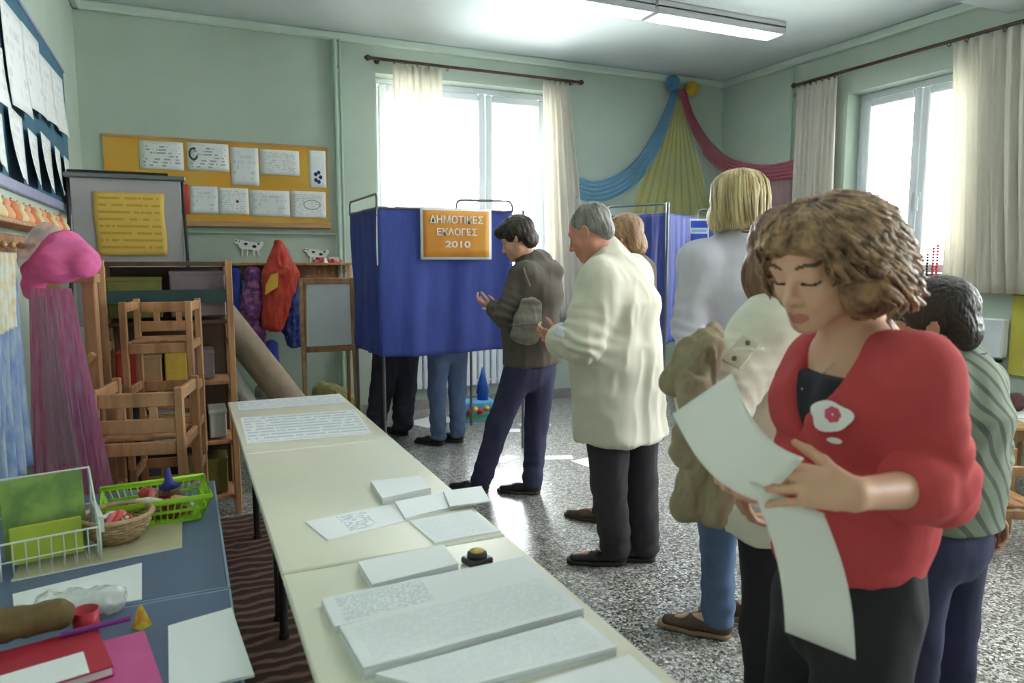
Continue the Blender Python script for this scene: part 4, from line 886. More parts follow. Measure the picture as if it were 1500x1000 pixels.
M_list = print_mat('list_print', srgb(238, 240, 242), srgb(204, 210, 222), rows=9, wscale=22, thr=.42, fill=.45, x0=.02, x1=.98, y0=.03, y1=.97, seed=2)
M_b1 = print_mat('ballot_text', srgb(238, 240, 243), srgb(188, 194, 204), rows=22, wscale=60, thr=.47, x0=.05, x1=.45, y0=.08, y1=.92, fill=.45, seed=3)
M_b2 = print_mat('ballot_columns', srgb(238, 240, 243), srgb(218, 221, 228), rows=40, wscale=40, thr=.46, x0=.05, x1=.96, y0=.08, y1=.92, fill=.4, seed=4)
M_b3 = print_mat('ballot_heading', srgb(240, 241, 244), srgb(180, 185, 196), rows=16, wscale=26, thr=.5, x0=.3, x1=.62, y0=.1, y1=.9, fill=.5, seed=5)
stack('printed_list', [(.216, 3.640), (.726, 3.625), (.732, 3.868), (.216, 3.870)], .0012, M_list, 'white list lying across the far end of the farthest table')
stack('printed_list', [(.20, 2.965), (.689, 2.93), (.728, 3.427), (.21, 3.466)], .0012, M_list, 'larger white list lying on the near half of the farthest table')
stack('ballot', [(.31, 1.832), (.545, 1.886), (.547, 2.034), (.277, 1.991)], .003, M_b3, 'ballots with a grey heading at the left edge of the middle table')
stack('envelope_pile', [(.508, 2.041), (.67, 2.075), (.675, 2.209), (.515, 2.218)], .022, M_paper, 'small pile of white envelopes at the far side of the scattered ballots', cat='envelopes')
stack('ballot', [(.533, 1.885), (.775, 1.935), (.734, 2.050), (.545, 2.036)], .008, M_paper, 'blank white sheets fanned in the middle of the scattered ballots', curl=.004)
stack('ballot', [(.672, 1.905), (.797, 1.90), (.822, 2.035), (.70, 2.045)], .003, M_paper, 'white sheet jutting over the right edge of the middle table', z=TZ+.0125, curl=.003)
stack('ballot', [(.556, 1.695), (.742, 1.70), (.725, 1.876), (.541, 1.871)], .004, M_b2, 'faintly printed sheets at the near right corner of the middle table', curl=.003)
stack('envelope_pile', [(.345, 1.495), (.555, 1.520), (.560, 1.640), (.344, 1.626)], .020, M_paper, 'neat pile of white envelopes on the nearest table beside the ink pad', cat='envelopes')
stack('ballot_stack', [(.237, 1.352), (.712, 1.385), (.715, 1.500), (.235, 1.482)], .016, M_b1, 'ballot stack with dense print at its left end, just in front of the envelopes')
stack('ballot_stack', [(.253, 1.172), (.706, 1.20), (.708, 1.375), (.243, 1.332)], .026, M_b2, 'thickest ballot stack, in the middle of the nearest table')
stack('ballot_stack', [(.355, 1.060), (.694, 1.060), (.690, 1.185), (.270, 1.160)], .018, M_b2, 'ballot stack nearest the bottom edge, in front of the thickest stack')
stack('ballot_stack', [(.40, .885), (.71, .90), (.71, 1.04), (.40, 1.03)], .010, M_paper, 'low white stack cut by the bottom edge of the photo')
# ink pad / stamp
ip = empty('ink_stamp', (.612, 1.545, TZ), R(12), 'small black ink stamp with a yellow round top', 'stamp')
MB().box((0, 0, .008), (.062, .052, .016), bev=.004).build('case', mat('black_plastic', srgb(38, 38, 42), .35, .1, 20), ip)
MB().lathe([(0, .016), (.024, .016), (.024, .026), (.020, .029), (0, .029)], n=24).build('collar_ring', MATS['black_plastic'], ip)
MB().lathe([(0, .0291), (.017, .0291), (.0165, .033), (0, .034)], n=20).build('yellow_cap', mat('yellow_plastic', srgb(226, 190, 96), .4, .05, 20), ip)
# rug under the tables
M_rug = bpy.data.materials.new('striped_rug'); M_rug.use_nodes = True; nt = M_rug.node_tree; w = nt.nodes.new('ShaderNodeTexWave'); tc = nt.nodes.new('ShaderNodeTexCoord')
w.inputs['Scale'].default_value = 4.5; w.inputs['Distortion'].default_value = 4.5; w.inputs['Detail'].default_value = 2; w.inputs['Detail Scale'].default_value = 1.6; w.bands_direction = 'Y'
nt.links.new(tc.outputs['Object'], w.inputs['Vector']); cr = nt.nodes.new('ShaderNodeValToRGB'); cr.color_ramp.elements[0].color = srgb(62, 42, 36); cr.color_ramp.elements[1].color = srgb(128, 98, 84); cr.color_ramp.elements[0].position = .45
nt.links.new(w.outputs['Fac'], cr.inputs[0]); nt.links.new(cr.outputs[0], nt.nodes['Principled BSDF'].inputs['Base Color']); nt.nodes['Principled BSDF'].inputs['Roughness'].default_value = .95
bp = nt.nodes.new('ShaderNodeBump'); bp.inputs['Strength'].default_value = .6; nt.links.new(w.outputs['Fac'], bp.inputs['Height']); nt.links.new(bp.outputs[0], nt.nodes['Principled BSDF'].inputs['Normal'])
tag(MB().box((0, 0, .006), (.60, 3.3, .012), bev=.003).build('floor_rug', M_rug, loc=(.40, 2.55, 0)), 'dark brown wavy-striped rug on the floor under the cream tables', 'rug')
# ---------------------------------------------------------------- blue tables and their clutter
M_blue = mat('blue_laminate', srgb(96, 112, 142), .4, .05, 5); M_bedge = mat('pale_blue_edge', srgb(150, 174, 200), .5, .04, 9)
def btable(y0, y1, label):
    x0, x1 = -.655, .075; c = ((x0+x1)/2, (y0+y1)/2); w, l, H_ = x1-x0, y1-y0-.006, .60
    o = empty('low_table', (c[0], c[1], 0), 0, label, 'table', 'low blue tables along the left wall')
    MB().box((0, 0, H_-.012), (w-.012, l-.012, .0242), bev=.002).build('tabletop', M_blue, o)
    m = MB()
    for s in (-1, 1): m.box((s*(w/2-.003), 0, H_-.013), (.006, l, .024)); m.box((0, s*(l/2-.003), H_-.013), (w-.012, .006, .024))
    m.build('edging', M_bedge, o)
    for sx in (-1, 1):
        for sy in (-1, 1): MB().box((sx*(w/2-.05), sy*(l/2-.05), (H_-.025)/2), (.045, .045, H_-.025), bev=.006).build('leg', M_woodl, o)
    m = MB(); [m.box((0, s*(l/2-.05), H_-.06), (w-.15, .02, .06)) for s in (-1, 1)]; [m.box((s*(w/2-.05), 0, H_-.06), (.02, l-.15, .06)) for s in (-1, 1)]; m.build('apron', M_woodl, o)
btable(1.935, 2.93, 'farther low blue table with the green basket on it'); btable(.94, 1.93, 'nearer low blue table with folders and papers at the bottom left corner')
BZ = .601
stack('paper_sheet', [(-.398, 1.953), (-.131, 1.945), (-.142, 2.19), (-.432, 2.114)], .0015, M_paper, 'pale paper under the clear bag in front of the wire rack', z=BZ)
stack('paper_sheet', [(-.063, 1.475), (.095, 1.475), (.070, 1.790), (-.069, 1.769)], .004, M_paper, 'large white sheet lying alone near the corner of the nearer blue table', z=BZ, curl=.006)
stack('table_mat', [(-.45, 2.20), (-.039, 2.262), (-.039, 2.50), (-.45, 2.50)], .004, mat('beige_board', srgb(190, 182, 150), .7, .08, 14), 'beige board under the wicker bowl and wire rack', z=BZ, cat='mat')
# green plastic basket
M_lime = mat('lime_plastic', srgb(160, 212, 50), .4, .05, 10)
gb = empty('plastic_basket', (-.115, 2.58, BZ), R(4), 'lime green slotted plastic basket full of small toys', 'basket')
W0, W1, D0, D1, HB = .125, .160, .095, .125, .085
m = MB(); m.box((0, 0, .003), (2*W0, 2*D0, .006)); m.build('base', M_lime, gb)
for nm, (a0, a1, b0, b1) in (('front', ((-W0, -D0), (W0, -D0), (-W1, -D1), (W1, -D1))), ('back', ((W0, D0), (-W0, D0), (W1, D1), (-W1, D1))), ('left', ((-W0, D0), (-W0, -D0), (-W1, D1), (-W1, -D1))), ('right', ((W0, -D0), (W0, D0), (W1, -D1), (W1, D1)))):
    m = MB(); n_ = 15; A0, A1, B0, B1 = [V(*q, 0) for q in (a0, a1)]+[V(*q, HB) for q in (b0, b1)]
    A0[2] = A1[2] = .004
    for i in range(n_+1): t = i/n_; m.bar(A0+(A1-A0)*t, B0+(B1-B0)*t, .0045, .003)
    for t in (.04, .5, .9): m.bar(A0+(B0-A0)*t, A1+(B1-A1)*t, .005, .008)
    m.build('slotted_side', M_lime, gb)
m = MB().tube([(sx*W1, sy*D1, HB) for sx, sy in ((-1, -1), (1, -1), (1, 1), (-1, 1))], .007, 8, closed=True); m.build('rim', M_lime, gb)
TOYC = [('toy_red', (196, 62, 58)), ('toy_tan', (196, 160, 120)), ('toy_white', (226, 222, 214)), ('toy_pink', (214, 110, 120)), ('toy_blue', (52, 56, 140)), ('toy_brown', (120, 74, 56)), ('toy_yellow', (222, 190, 80))]
TM = [mat(n, srgb(*c), .5, .1, 30) for n, c in TOYC]
def toy(loc, kind, m, label, grp, s=1, rz=0):
    mb = MB()
    if kind == 0: mb.lathe([(0, -.016*s), (.010*s, -.013*s), (.016*s, 0), (.010*s, .013*s), (0, .016*s)], n=12)
    elif kind == 1: mb.box((0, 0, 0), (.045*s, .02*s, .018*s), bev=.004*s)
    elif kind == 2: mb.tube([(-.03*s, 0, 0), (0, .006*s, .004), (.03*s, 0, 0)], [.006*s, .010*s, .005*s], 8)
    else: mb.lathe([(0, -.012*s), (.02*s, -.012*s), (.008*s, 0), (.005*s, .026*s), (0, .028*s)], n=12)
    o = mb.build('toy', m, None, loc=loc, rot=(rng.uniform(-.3, .3), rng.uniform(-.3, .3), rz)); return tag(o, label, 'toy', grp)
cols = ['red', 'tan', 'white', 'pink', 'blue', 'brown', 'yellow']; kn = ['ball', 'block', 'stick', 'spinning top']
for i in range(21):
    a = rng.uniform(-.09, .09); b_ = rng.uniform(-.065, .065); c_ = i % 7 if i % 7 != 4 else 5; k = (i//7+i) % 4
    toy((-.115+a, 2.58+b_, BZ+.022+.022*(i % 3)), k, TM[c_], 'small %s %s among the toys inside the green basket' % (cols[c_], kn[k]), 'toys in the green basket', 1.3, rng.uniform(0, 6))
toy((-.075, 2.62, BZ+.105), 3, TM[4], 'dark blue figure sticking up out of the green basket', 'toys in the green basket', 1.7)
# wicker bowl
wb = empty('wicker_bowl', (-.215, 2.40, BZ+.004), 0, 'woven wicker bowl holding red and white bits in front of the green basket', 'bowl')
M_wick = mat('wicker', srgb(186, 156, 116), .7, .2, 60, .4, 200)
m = MB(); prof = [(.05, .003), (.068, .02), (.085, .045), (.095, .075)]
for j in range(10):
    t = j/9*3; i = min(2, int(t)); f_ = t-i; r = prof[i][0]*(1-f_)+prof[i+1][0]*f_; z = prof[i][1]*(1-f_)+prof[i+1][1]*f_
    m.tube([((r+.0035*math.sin(12*a+PI*j))*math.cos(a), (r+.0035*math.sin(12*a+PI*j))*math.sin(a), z+.002) for a in np.linspace(0, 2*PI, 72, endpoint=False)], .0045, 6, closed=True)
m.build('woven_wall', M_wick, wb); MB().lathe([(0, .001), (.052, .001), (.055, .008), (0, .008)], n=24).build('base', M_wick, wb)
m = MB(); m.tube([(.097*math.cos(a), .097*math.sin(a), .081) for a in np.linspace(0, 2*PI, 36, endpoint=False)], .008, 8, closed=True); m.build('rim', M_wick, wb)
for i in range(14):
    a = rng.uniform(0, 6.28); r = rng.uniform(0, .055); c_ = [2, 0, 3, 1][i % 4]; k = (i//4+i) % 4
    toy((-.215+r*math.cos(a), 2.40+r*math.sin(a), BZ+.045+.015*(i % 3)), k, TM[c_], 'small %s %s in the wicker bowl' % (cols[c_], kn[k]), 'bits in the wicker bowl', 1.25, rng.uniform(0, 6))
# wire rack with green book
M_wire = mat('white_wire', srgb(214, 218, 212), .4, .03, 10)
wr = empty('wire_rack', (-.375, 2.30, BZ+.005), R(12), 'white wire desk rack at the left edge of the blue table', 'rack')
w, d, hB, hF = .23, .17, .23, .10
for s in (-1, 1):
    MB().tube([(s*w/2, -d/2, .0035), (s*w/2, -d/2, hF), (s*w/2, d/2, hB), (s*w/2, d/2, .0035)], .0032, 8, closed=True).tube([(s*w/2, -d/2, .05), (s*w/2, d/2, .05)], .002, 6).tube([(s*w/2, -.02, .004), (s*w/2, -.02, .14)], .002, 6).build('side_frame', M_wire, wr)
m = MB()
for i in range(1, 8): x = -w/2+w*i/8; m.tube([(x, -d/2, hF), (x, -d/2, .004), (x, d/2, .004), (x, d/2, hB)], .0018, 6)
gq = m.build('cage_wires', M_wire, wr); gq['kind'] = 'stuff'
for y_, z_, r_w in ((-d/2, hF, .003), (d/2, hB, .003), (-d/2, .05, .002), (d/2, .12, .002)): MB().tube([(-w/2, y_, z_), (w/2, y_, z_)], r_w, 8).build('cross_wire', M_wire, wr)
MB().box((0, 0, 0), (.012, .17, .045)).build('end_plate', M_wire, wr, loc=(w/2+.008, d/2-.07, .1))
M_green = mat('green_cover', srgb(140, 168, 84), .6, .2, 12, c2=srgb(104, 136, 70), thr=(.4, .6))
g1 = MB().box((0, 0, .115), (.20, .012, .22), bev=.002).box((0, .003, .115), (.196, .008, .216), mi=1).build('picture_book', [M_green, M_paper], None, loc=(-.385, 2.33, BZ+.012), rot=(R(-14), 0, R(12))); tag(g1, 'green-covered book standing in the white wire rack', 'book')
g2 = MB().box((0, 0, .06), (.17, .012, .10), bev=.002).build('picture_book', [mat('olive_cover', srgb(170, 184, 60), .6, .1, 9), M_paper], None, loc=(-.375, 2.275, BZ+.012), rot=(R(-10), 0, R(12))); tag(g2, 'shorter yellow-green booklet in the front of the wire rack', 'book')
# folders, tube, bag at the bottom left
def folder(loc, rz, w, d, h, m, label, mi2=None, tilt=0):
    mb = MB(); mb.box((0, 0, h/2), (w-.004, d-.006, h-.006), mi=1); mb.box((0, 0, h-.0015), (w, d, .003)); mb.box((0, 0, .0015), (w, d, .003)); mb.box((-w/2, 0, h/2), (.003, d, h))
    return tag(mb.build('folder', [m, M_paper], None, loc=loc, rot=(tilt, 0, rz)), label, 'folder')
folder((-.27, 1.56, BZ), R(10), .36, .25, .03, mat('magenta_card', srgb(206, 90, 150), .5, .08, 12), 'magenta folder lowest in the pile at the bottom left corner')
folder((-.33, 1.60, BZ+.031), R(14), .30, .20, .022, mat('crimson_card', srgb(176, 40, 60), .5, .08, 12), 'crimson folder on top of the magenta one')
stack('paper_sheet', [(-.36, 1.49), (-.20, 1.53), (-.22, 1.62), (-.38, 1.58)], .0015, M_paper, 'white card lying on the crimson folder at the bottom left corner', z=.6545)
MB_ = MB().tube([(.0, 0, 0), (.13, .02, 0)], .006, 10).build('purple_marker', mat('purple_plastic', srgb(130, 50, 140), .4, .05, 9), None, loc=(-.27, 1.70, BZ+.061)); tag(MB_, 'purple marker lying along the top edge of the folders', 'marker')
field_thing('fabric_roll', [((-.46, 1.72, BZ+.09), (-.28, 1.745, BZ+.088))], [(.034, .032)], mat('olive_brown_cloth', srgb(112, 92, 58), .9, .25, 25), (-.37, 1.73), 'olive brown cloth roll lying on the folders at the left edge', 'cloth', amp=.004, scale=.03, seed=41)
cupm = MB().lathe([(0, 0), (.024, 0), (.028, .07), (.0255, .07), (.022, .004), (0, .004)], n=24).build('red_cup', mat('red_plastic', srgb(190, 36, 60), .35, .05, 10), None, loc=(-.232, 1.775, BZ+.005)); tag(cupm, 'red plastic cup beside the olive cloth roll', 'cup')
M_clear = bpy.data.materials.new('clear_plastic'); M_clear.use_nodes = True; _n = M_clear.node_tree; _t = _n.nodes.new('ShaderNodeBsdfTransparent'); _m = _n.nodes.new('ShaderNodeMixShader'); _m.inputs[0].default_value = .42
_n.nodes['Principled BSDF'].inputs['Base Color'].default_value = srgb(220, 222, 220); _n.nodes['Principled BSDF'].inputs['Roughness'].default_value = .15
_n.links.new(_t.outputs[0], _m.inputs[1]); _n.links.new(_n.nodes['Principled BSDF'].outputs[0], _m.inputs[2]); _n.links.new(_m.outputs[0], _n.nodes['Material Output'].inputs[0])
field_thing('plastic_bag', [((-.33, 1.93, BZ+.034), (-.19, 1.90, BZ+.034))], [((.045, .026), (.040, .026))], M_clear, (-.26, 1.91), 'crumpled clear plastic bag on the pale paper', 'bag', amp=.008, scale=.03, seed=42, h=.004, it=0)
tri = MB().lathe([(0, 0), (.022, 0), (.004, .05), (0, .052)], n=4, smooth=False).build('party_cone', mat('orange_yellow_card', srgb(226, 150, 50), .5, .1, 20, c2=srgb(232, 210, 70), thr=(.45, .55)), None, loc=(-.125, 1.80, BZ)); tag(tri, 'small orange and yellow paper cone beside the magenta folder', 'toy')
# ---------------------------------------------------------------- children's chairs, in two piles
def kid_chair(label):
    o = empty('child_chair', (0, 0, 0), 0, label, 'chair', "pine children's chairs in two piles"); w, d, H_ = .36, .34, .46
    for sx in (-1, 1):
        for sy in (-1, 1): MB().box((sx*(w/2-.018), sy*(d/2-.018), H_/2), (.034, .034, H_-.001), bev=.004).build('leg', M_wood, o)
        MB().box((sx*(w/2-.018), 0, H_-.035), (.022, d-.072, .05), bev=.004).build('armrest', M_wood, o)
        MB().box((sx*(w/2-.018), 0, .21), (.022, d-.072, .045), bev=.004).build('side_rail', M_wood, o)
    for z in (H_-.05, .30): MB().box((0, d/2-.018, z), (w-.072, .02, .06), bev=.004).build('back_rail', M_wood, o)
    for x in (-.06, .06): MB().box((x, d/2-.018, .37), (.03, .016, .085)).build('back_slat', M_wood, o)
    MB().box((0, -d/2+.018, .205), (w-.072, .022, .055), bev=.004).build('front_rail', M_wood, o)
    MB().box((0, d/2-.018, .205), (w-.072, .022, .055), bev=.004).build('rear_rail', M_wood, o)
    for k in range(4): MB().box((0, -.10+.066*k, .24), (w-.09, .058, .014), bev=.003).build('seat_slat', M_wood, o)
    return o
kc = kid_chair('x'); first = True
piles = [((-0.164, 3.437, 0.678), R(168), 1.0, 2, 'front pile'), ((-0.103, 4.025, 0.821), R(-8), .9, 3, 'rear pile')]
for (loc_, rz, s, n_, nm) in piles:
    for k in range(n_):
        c = kc if first else copy_tree(kc); first = False; c.location = (loc_[0], loc_[1], .46*s*k); c.rotation_euler = (0, 0, rz+R(rng.uniform(-2, 2))); c.scale = (s, s, s)
        pos = {('front pile', 0): 'bottom', ('front pile', 1): 'top', ('rear pile', 0): 'bottom', ('rear pile', 1): 'middle', ('rear pile', 2): 'top'}[(nm, k)]
        c['label'] = 'pine child chair at the %s of the %s beside the shelf' % (pos, nm)
# ---------------------------------------------------------------- wooden shelf unit behind them
sx0, sx1, sy0, sy1 = (-0.383, 4.280, 1.408)[0], (0.231, 4.280, 1.405)[0], 4.28, 4.56
sh = empty('shelf_unit', ((sx0+sx1)/2, (sy0+sy1)/2, 0), 0, 'pine shelving unit full of boxes beside the far end of the cream tables', 'shelf'); hw, hd = (sx1-sx0)/2, (sy1-sy0)/2
for sx in (-1, 1):
    for sy in (-1, 1): MB().box((sx*hw, sy*hd, .72), (.036, .03, 1.44), bev=.004).build('post', M_wood, sh)
    for z in (.12, .42, .72, 1.02, 1.32): MB().box((sx*hw, 0, z-.045), (.024, 2*hd-.03, .045)).build('side_rung', M_wood, sh)
shz = (.10, .42, .76, 1.10)
for z in shz: MB().box((0, 0, z), (2*hw-.036, 2*hd, .02), bev=.003).build('shelf_board', M_woodd if z > 1 else M_wood, sh)
MB().box((0, 0, 1.42), (2*hw+.03, 2*hd+.02, .022), bev=.003).build('top_board', M_woodd, sh)
MB().box((0, -hd-.0, 1.245), (2*hw-.036, .014, .07)).build('front_rail', mat('dark_green_paint', srgb(44, 72, 70), .6, .1, 14), sh)
MB().box((0, hd, .75), (2*hw-.036, .006, 1.3)).build('back_panel', mat('hardboard', srgb(96, 76, 62), .8, .1, 9), sh)
cx0, cy0 = (sx0+sx1)/2, (sy0+sy1)/2
def bxo(x, w, z, h, m, label, cat='box', d=.2, dy=0, name='storage_box', lid=True):
    o = MB().box((0, 0, h/2), (w, d, h), bev=.006).build(name, m, None, loc=(cx0+x, cy0+dy, z+.0105)); 
    if lid: MB().box((0, 0, h-.012), (w+.006, d+.006, .022), bev=.003).build('lid', m, o)
    return tag(o, label, cat, 'boxes and books on the pine shelf')
M_olv = mat('olive_box', srgb(112, 110, 52), .8, .15, 12); M_prp = mat('grey_purple_box', srgb(128, 112, 116), .7, .1, 8); M_wht = mat('off_white_box', srgb(196, 196, 190), .7, .05, 8); M_grn = mat('dark_box', srgb(66, 70, 78), .7, .1, 8)
bxo(-.16, .26, 1.12, .22, M_olv, 'olive green box at the top left of the pine shelf'); bxo(.15, .28, 1.12, .25, M_prp, 'grey-mauve box at the top right of the pine shelf')
for i, (x, w_, h_, mm, lb) in enumerate([(-.22, .10, .17, TM[0], 'red'), (-.10, .10, .15, TM[1], 'tan'), (.02, .11, .18, TM[6], 'yellow'), (.15, .13, .16, M_prp, 'grey-mauve')]): bxo(x, w_, .77, h_, mm, '%s box on the second shelf board from the top' % lb)
for i, (x, w_, h_, mm, lb) in enumerate([(-.2, .12, .2, M_grn, 'dark grey'), (-.05, .13, .17, M_wht, 'off-white'), (.1, .11, .2, mat('slate_box', srgb(90, 104, 110), .7, .1, 8), 'slate'), (.22, .09, .16, M_wht, 'narrow white')]): bxo(x, w_, .43, h_, mm, '%s box on the third shelf board from the top' % lb)
for i, (x, w_, h_, mm, lb) in enumerate([(-.15, .22, .22, M_grn, 'dark grey'), (.14, .24, .2, M_olv, 'olive')]): bxo(x, w_, .11, h_, mm, '%s box on the lowest board of the pine shelf' % lb)
# ---------------------------------------------------------------- flipchart
fx0, fx1, fy = (-0.601, 5.200, 1.774)[0], (0.016, 5.200, 1.793)[0], 5.2; fzt = (-0.311, 5.200, 1.943)[2]
fc = empty('flipchart', ((fx0+fx1)/2, fy, 0), 0, 'grey flipchart on a stand with a handwritten yellow sheet', 'flipchart'); fw_ = (fx1-fx0)/2
MB().box((0, 0, fzt-.46), (2*fw_, .02, .92), bev=.006).build('board', mat('flipchart_grey', srgb(168, 164, 166), .5, .04, 6), fc)
MB().box((0, -.02, fzt+.012), (2*fw_+.06, .05, .03), bev=.006).build('clamp_bar', M_steel, fc)
MB().box((-.04, .03, fzt+.035), (2*fw_-.06, .10, .02), bev=.004).build('top_tray', M_iron, fc)
for s in (-1, 1): MB().tube([(s*(fw_+.01), .012, fzt), (s*(fw_+.05), -.16, .0)], .011, 10).build('leg', M_iron, fc)
MB().tube([(0, .03, fzt-.1), (0, .42, 0)], .011, 10).build('leg', M_iron, fc)
M_yel = print_mat('yellow_handwriting', srgb(216, 178, 84), srgb(190, 148, 44), rows=9, wscale=12, thr=.42, x0=.06, x1=.94, y0=.06, y1=.96, fill=.34, seed=7)
a_, b_ = (-0.478, 5.180, 1.859), (-0.083, 5.180, 1.467); cxf = (fx0+fx1)/2
fn = lambda u, v: V(a_[0]-cxf+(b_[0]-a_[0])*(u+.012*math.sin(7*v)), -.016-.012*math.sin(PI*u)*(1-v)-.004, b_[2]+(a_[2]-b_[2])*v)
ys = MB().grid(fn, 14, 14, th=.001).build('yellow_sheet', M_yel, None, loc=(cxf, fy, 0)); tag(ys, 'yellow sheet with brown handwriting taped on the flipchart', 'paper')
# ---------------------------------------------------------------- orange pinboard with drawings (rear wall)
M_or = mat('orange_board', srgb(222, 158, 56), .85, .1, 3, c2=srgb(206, 176, 80), thr=(.4, .75)); bo = empty('pinboard', (.345, 6.6, 0), 0, 'long orange pinboard full of drawings on the rear wall', 'pinboard')
MB().box((0, -.011, 2.075), (1.73, .018, .66)).build('board', M_or, bo)
for z in (1.735, ): MB().box((0, -.03, z), (1.75, .06, .05), bev=.006).build('ledge', M_woodl, bo)
MB().box((0, -.014, 2.41), (1.75, .028, .02)).build('top_frame', M_woodl, bo)
draw = [print_mat('drawing_a', srgb(232, 232, 230), srgb(160, 172, 170), rows=9, wscale=9, thr=.55, fill=.5, seed=11), print_mat('drawing_b', srgb(234, 234, 232), srgb(188, 192, 196), rows=14, wscale=14, thr=.5, fill=.35, seed=12), print_mat('drawing_c', srgb(230, 232, 232), srgb(212, 212, 214), rows=7, wscale=6, thr=.56, fill=.6, seed=13)]
specs = [(-.267, .054, 2.16, 2.383, 0, 'sheet with a green-grey drawing at the upper left of the orange board'), (.081, .398, 2.165, 2.39, 0, 'drawing with a dark scribbled shape at its left on the orange board'), (.412, .633, 2.062, 2.372, 2, 'plain upright sheet in the upper row of the orange board'), (.645, .969, 2.158, 2.370, 1, 'sheet with faint sketches right of the plain upright sheet'), (1.051, 1.194, 2.067, 2.383, 3, 'narrow card with dark blue blots at the right end of the orange board'),
         (.085, .30, 1.815, 2.04, 2, 'blank-looking sheet at the left of the lower row of drawings'), (.302, .541, 1.815, 2.035, 1, 'lower-row drawing with a small purple dot'), (.549, .877, 1.805, 2.025, 2, 'wide pale sheet in the middle of the lower row'), (.885, 1.186, 1.80, 2.03, 1, 'lower-row sheet with a green oval outline'), (.0, .078, 1.81, 2.05, 4, 'red card sticking out beside the flipchart')]
for (x0, x1, z0, z1, k, lb) in specs:
    m_ = draw[k] if k < 3 else (M_paper if k == 3 else mat('red_card', srgb(200, 60, 48), .7, .1, 12))
    fn = lambda u, v: V((u-.5)*(x1-x0), -.004*math.sin(PI*u)-.003*(1-v)**2, (v-.5)*(z1-z0))
    s_ = MB().grid(fn, 6, 6, th=.001).build('drawing', m_, None, loc=((x0+x1)/2, 6.5775, (z0+z1)/2)); tag(s_, lb, 'paper', 'drawings on the orange pinboard')
    if k == 3:
        e = MB()
        for q in range(5):
            a = q*1.26; cc = V(.012*math.cos(a)*1.9, -.009, -.07+.03*math.sin(a)*1.4); e.add([cc+V(.016*math.cos(t), 0, .018*math.sin(t)) for t in np.linspace(0, -2*PI, 9, endpoint=False)], [tuple(range(9))])
        e.build('ink_blots', mat('navy_ink', srgb(40, 44, 110), .7, .1, 30), s_)
    if 'oval' in lb: MB().tube([V(.07*math.cos(t)+.03, -.008, .04*math.sin(t)) for t in np.linspace(0, 2*PI, 24, endpoint=False)], .003, 6, closed=True).build('oval_outline', mat('green_ink', srgb(120, 150, 130), .7), s_)
    if 'purple' in lb: MB().lathe([(0, -.009), (.012, -.009), (.012, -.006)], axis='y', n=12).build('purple_dot', mat('purple_ink', srgb(120, 60, 110), .7), s_, loc=(.03, 0, 0))
    if 'scribbled' in lb: MB().tube([V(-.11+.03*math.cos(t), -.008, .02+.045*math.sin(t)) for t in np.linspace(1, 6, 12)], .008, 6).build('scribble', mat('dark_ink', srgb(60, 70, 72), .7), s_)
# cow cut-outs
def cow(x, z, s, label):
    o = empty('cow_cutout', (x, 6.588, z), 0, label, 'decoration'); Wc = mat('cut_paper', srgb(226, 228, 226), .7, .02, 9); Bk = mat('black_paint', srgb(44, 46, 50), .7)
    G = Field((-.2*s, -.02, -.12*s), (.2*s, .02, .12*s), .005); 
    G.seg((-.06*s, 0, .02*s), (.08*s, 0, -.0), .045*s, .04*s, k=.01); G.ell((-.11*s, 0, .05*s), (.035*s, .01, .025*s), k=.01); G.ell((.12*s, 0, .03*s), (.02*s, .01, .03*s), k=.01)
    for lx in (-.06, -.02, .04, .08): G.seg((lx*s, 0, 0), (lx*s*1.15, 0, -.09*s), .012*s, .010*s, k=.005)
    G.cut((0, -.004, 0), (0, -1, 0)); G.cut((0, .003, 0), (0, 1, 0)); p, F = G.mesh(); flush(p, F, 'silhouette', Wc, o)
    e = MB()
    for cx_, cz_, r in ((-.03, .03, .018), (.05, .005, .022), (.09, .03, .012), (-.12, .06, .010), (-.09, .055, .008)): e.add([V(cx_*s+r*s*math.cos(t), -.0052, cz_*s+.7*r*s*math.sin(t)) for t in np.linspace(0, -2*PI, 9, endpoint=False)], [tuple(range(9))])
    e.build('spots', Bk, o)
cow(.53, 1.545, .85, 'black and white paper cow stuck on the wall left of the red costume'); cow(1.09, 1.48, .8, 'pale spotted paper animal on the wall right of the red costume')
# ---------------------------------------------------------------- costume rack on the rear wall
rk = empty('costume_rack', (.87, 6.6, 0), 0, 'pine wall rack with costumes hanging from it under the pinboard', 'rack')
MB().box((0, -.012, 1.33), (1.04, .024, .14), bev=.004).build('back_board', M_wood, rk); MB().box((0, -.12, 1.40), (1.04, .24, .02), bev=.004).build('shelf_top', M_wood, rk)
for i in range(9): MB().tube([(-.46+.115*i, -.02, 1.32), (-.46+.115*i, -.10, 1.34)], .008, 8).build('peg', M_woodl, rk)
def costume(pts, rads, m, label, seed, amp=.018, scale=.07, name='costume', **kw): return field_thing(name, pts, rads, m, (pts[0][0][0], pts[0][0][1]), label, 'costume', h=.008, amp=amp, scale=scale, stretch=(.6, .6, 2.5), seed=seed, group='costumes hanging on the wall rack', **kw)
costume([((0.392, 6.420, 1.337), (0.385, 6.420, 0.928)), ((0.385, 6.420, 0.928), (0.403, 6.420, 0.697))], [((.04, .05), (.06, .06)), ((.06, .06), (.05, .05))], cloth_mat('royal_blue_satin', srgb(46, 68, 170), .5, .2, 9), 'plain royal blue costume at the left end of the wall rack', 51)
costume([((0.532, 6.380, 1.325), (0.508, 6.360, 1.014)), ((0.508, 6.360, 1.014), (0.542, 6.380, 0.752))], [((.05, .05), (.09, .07)), ((.09, .07), (.07, .06))], cloth_mat('purple_print', srgb(112, 56, 128), .6, .3, 22, c2=srgb(180, 110, 150), thr=(.45, .6)), 'purple and pink patterned costume left of the red one', 52)
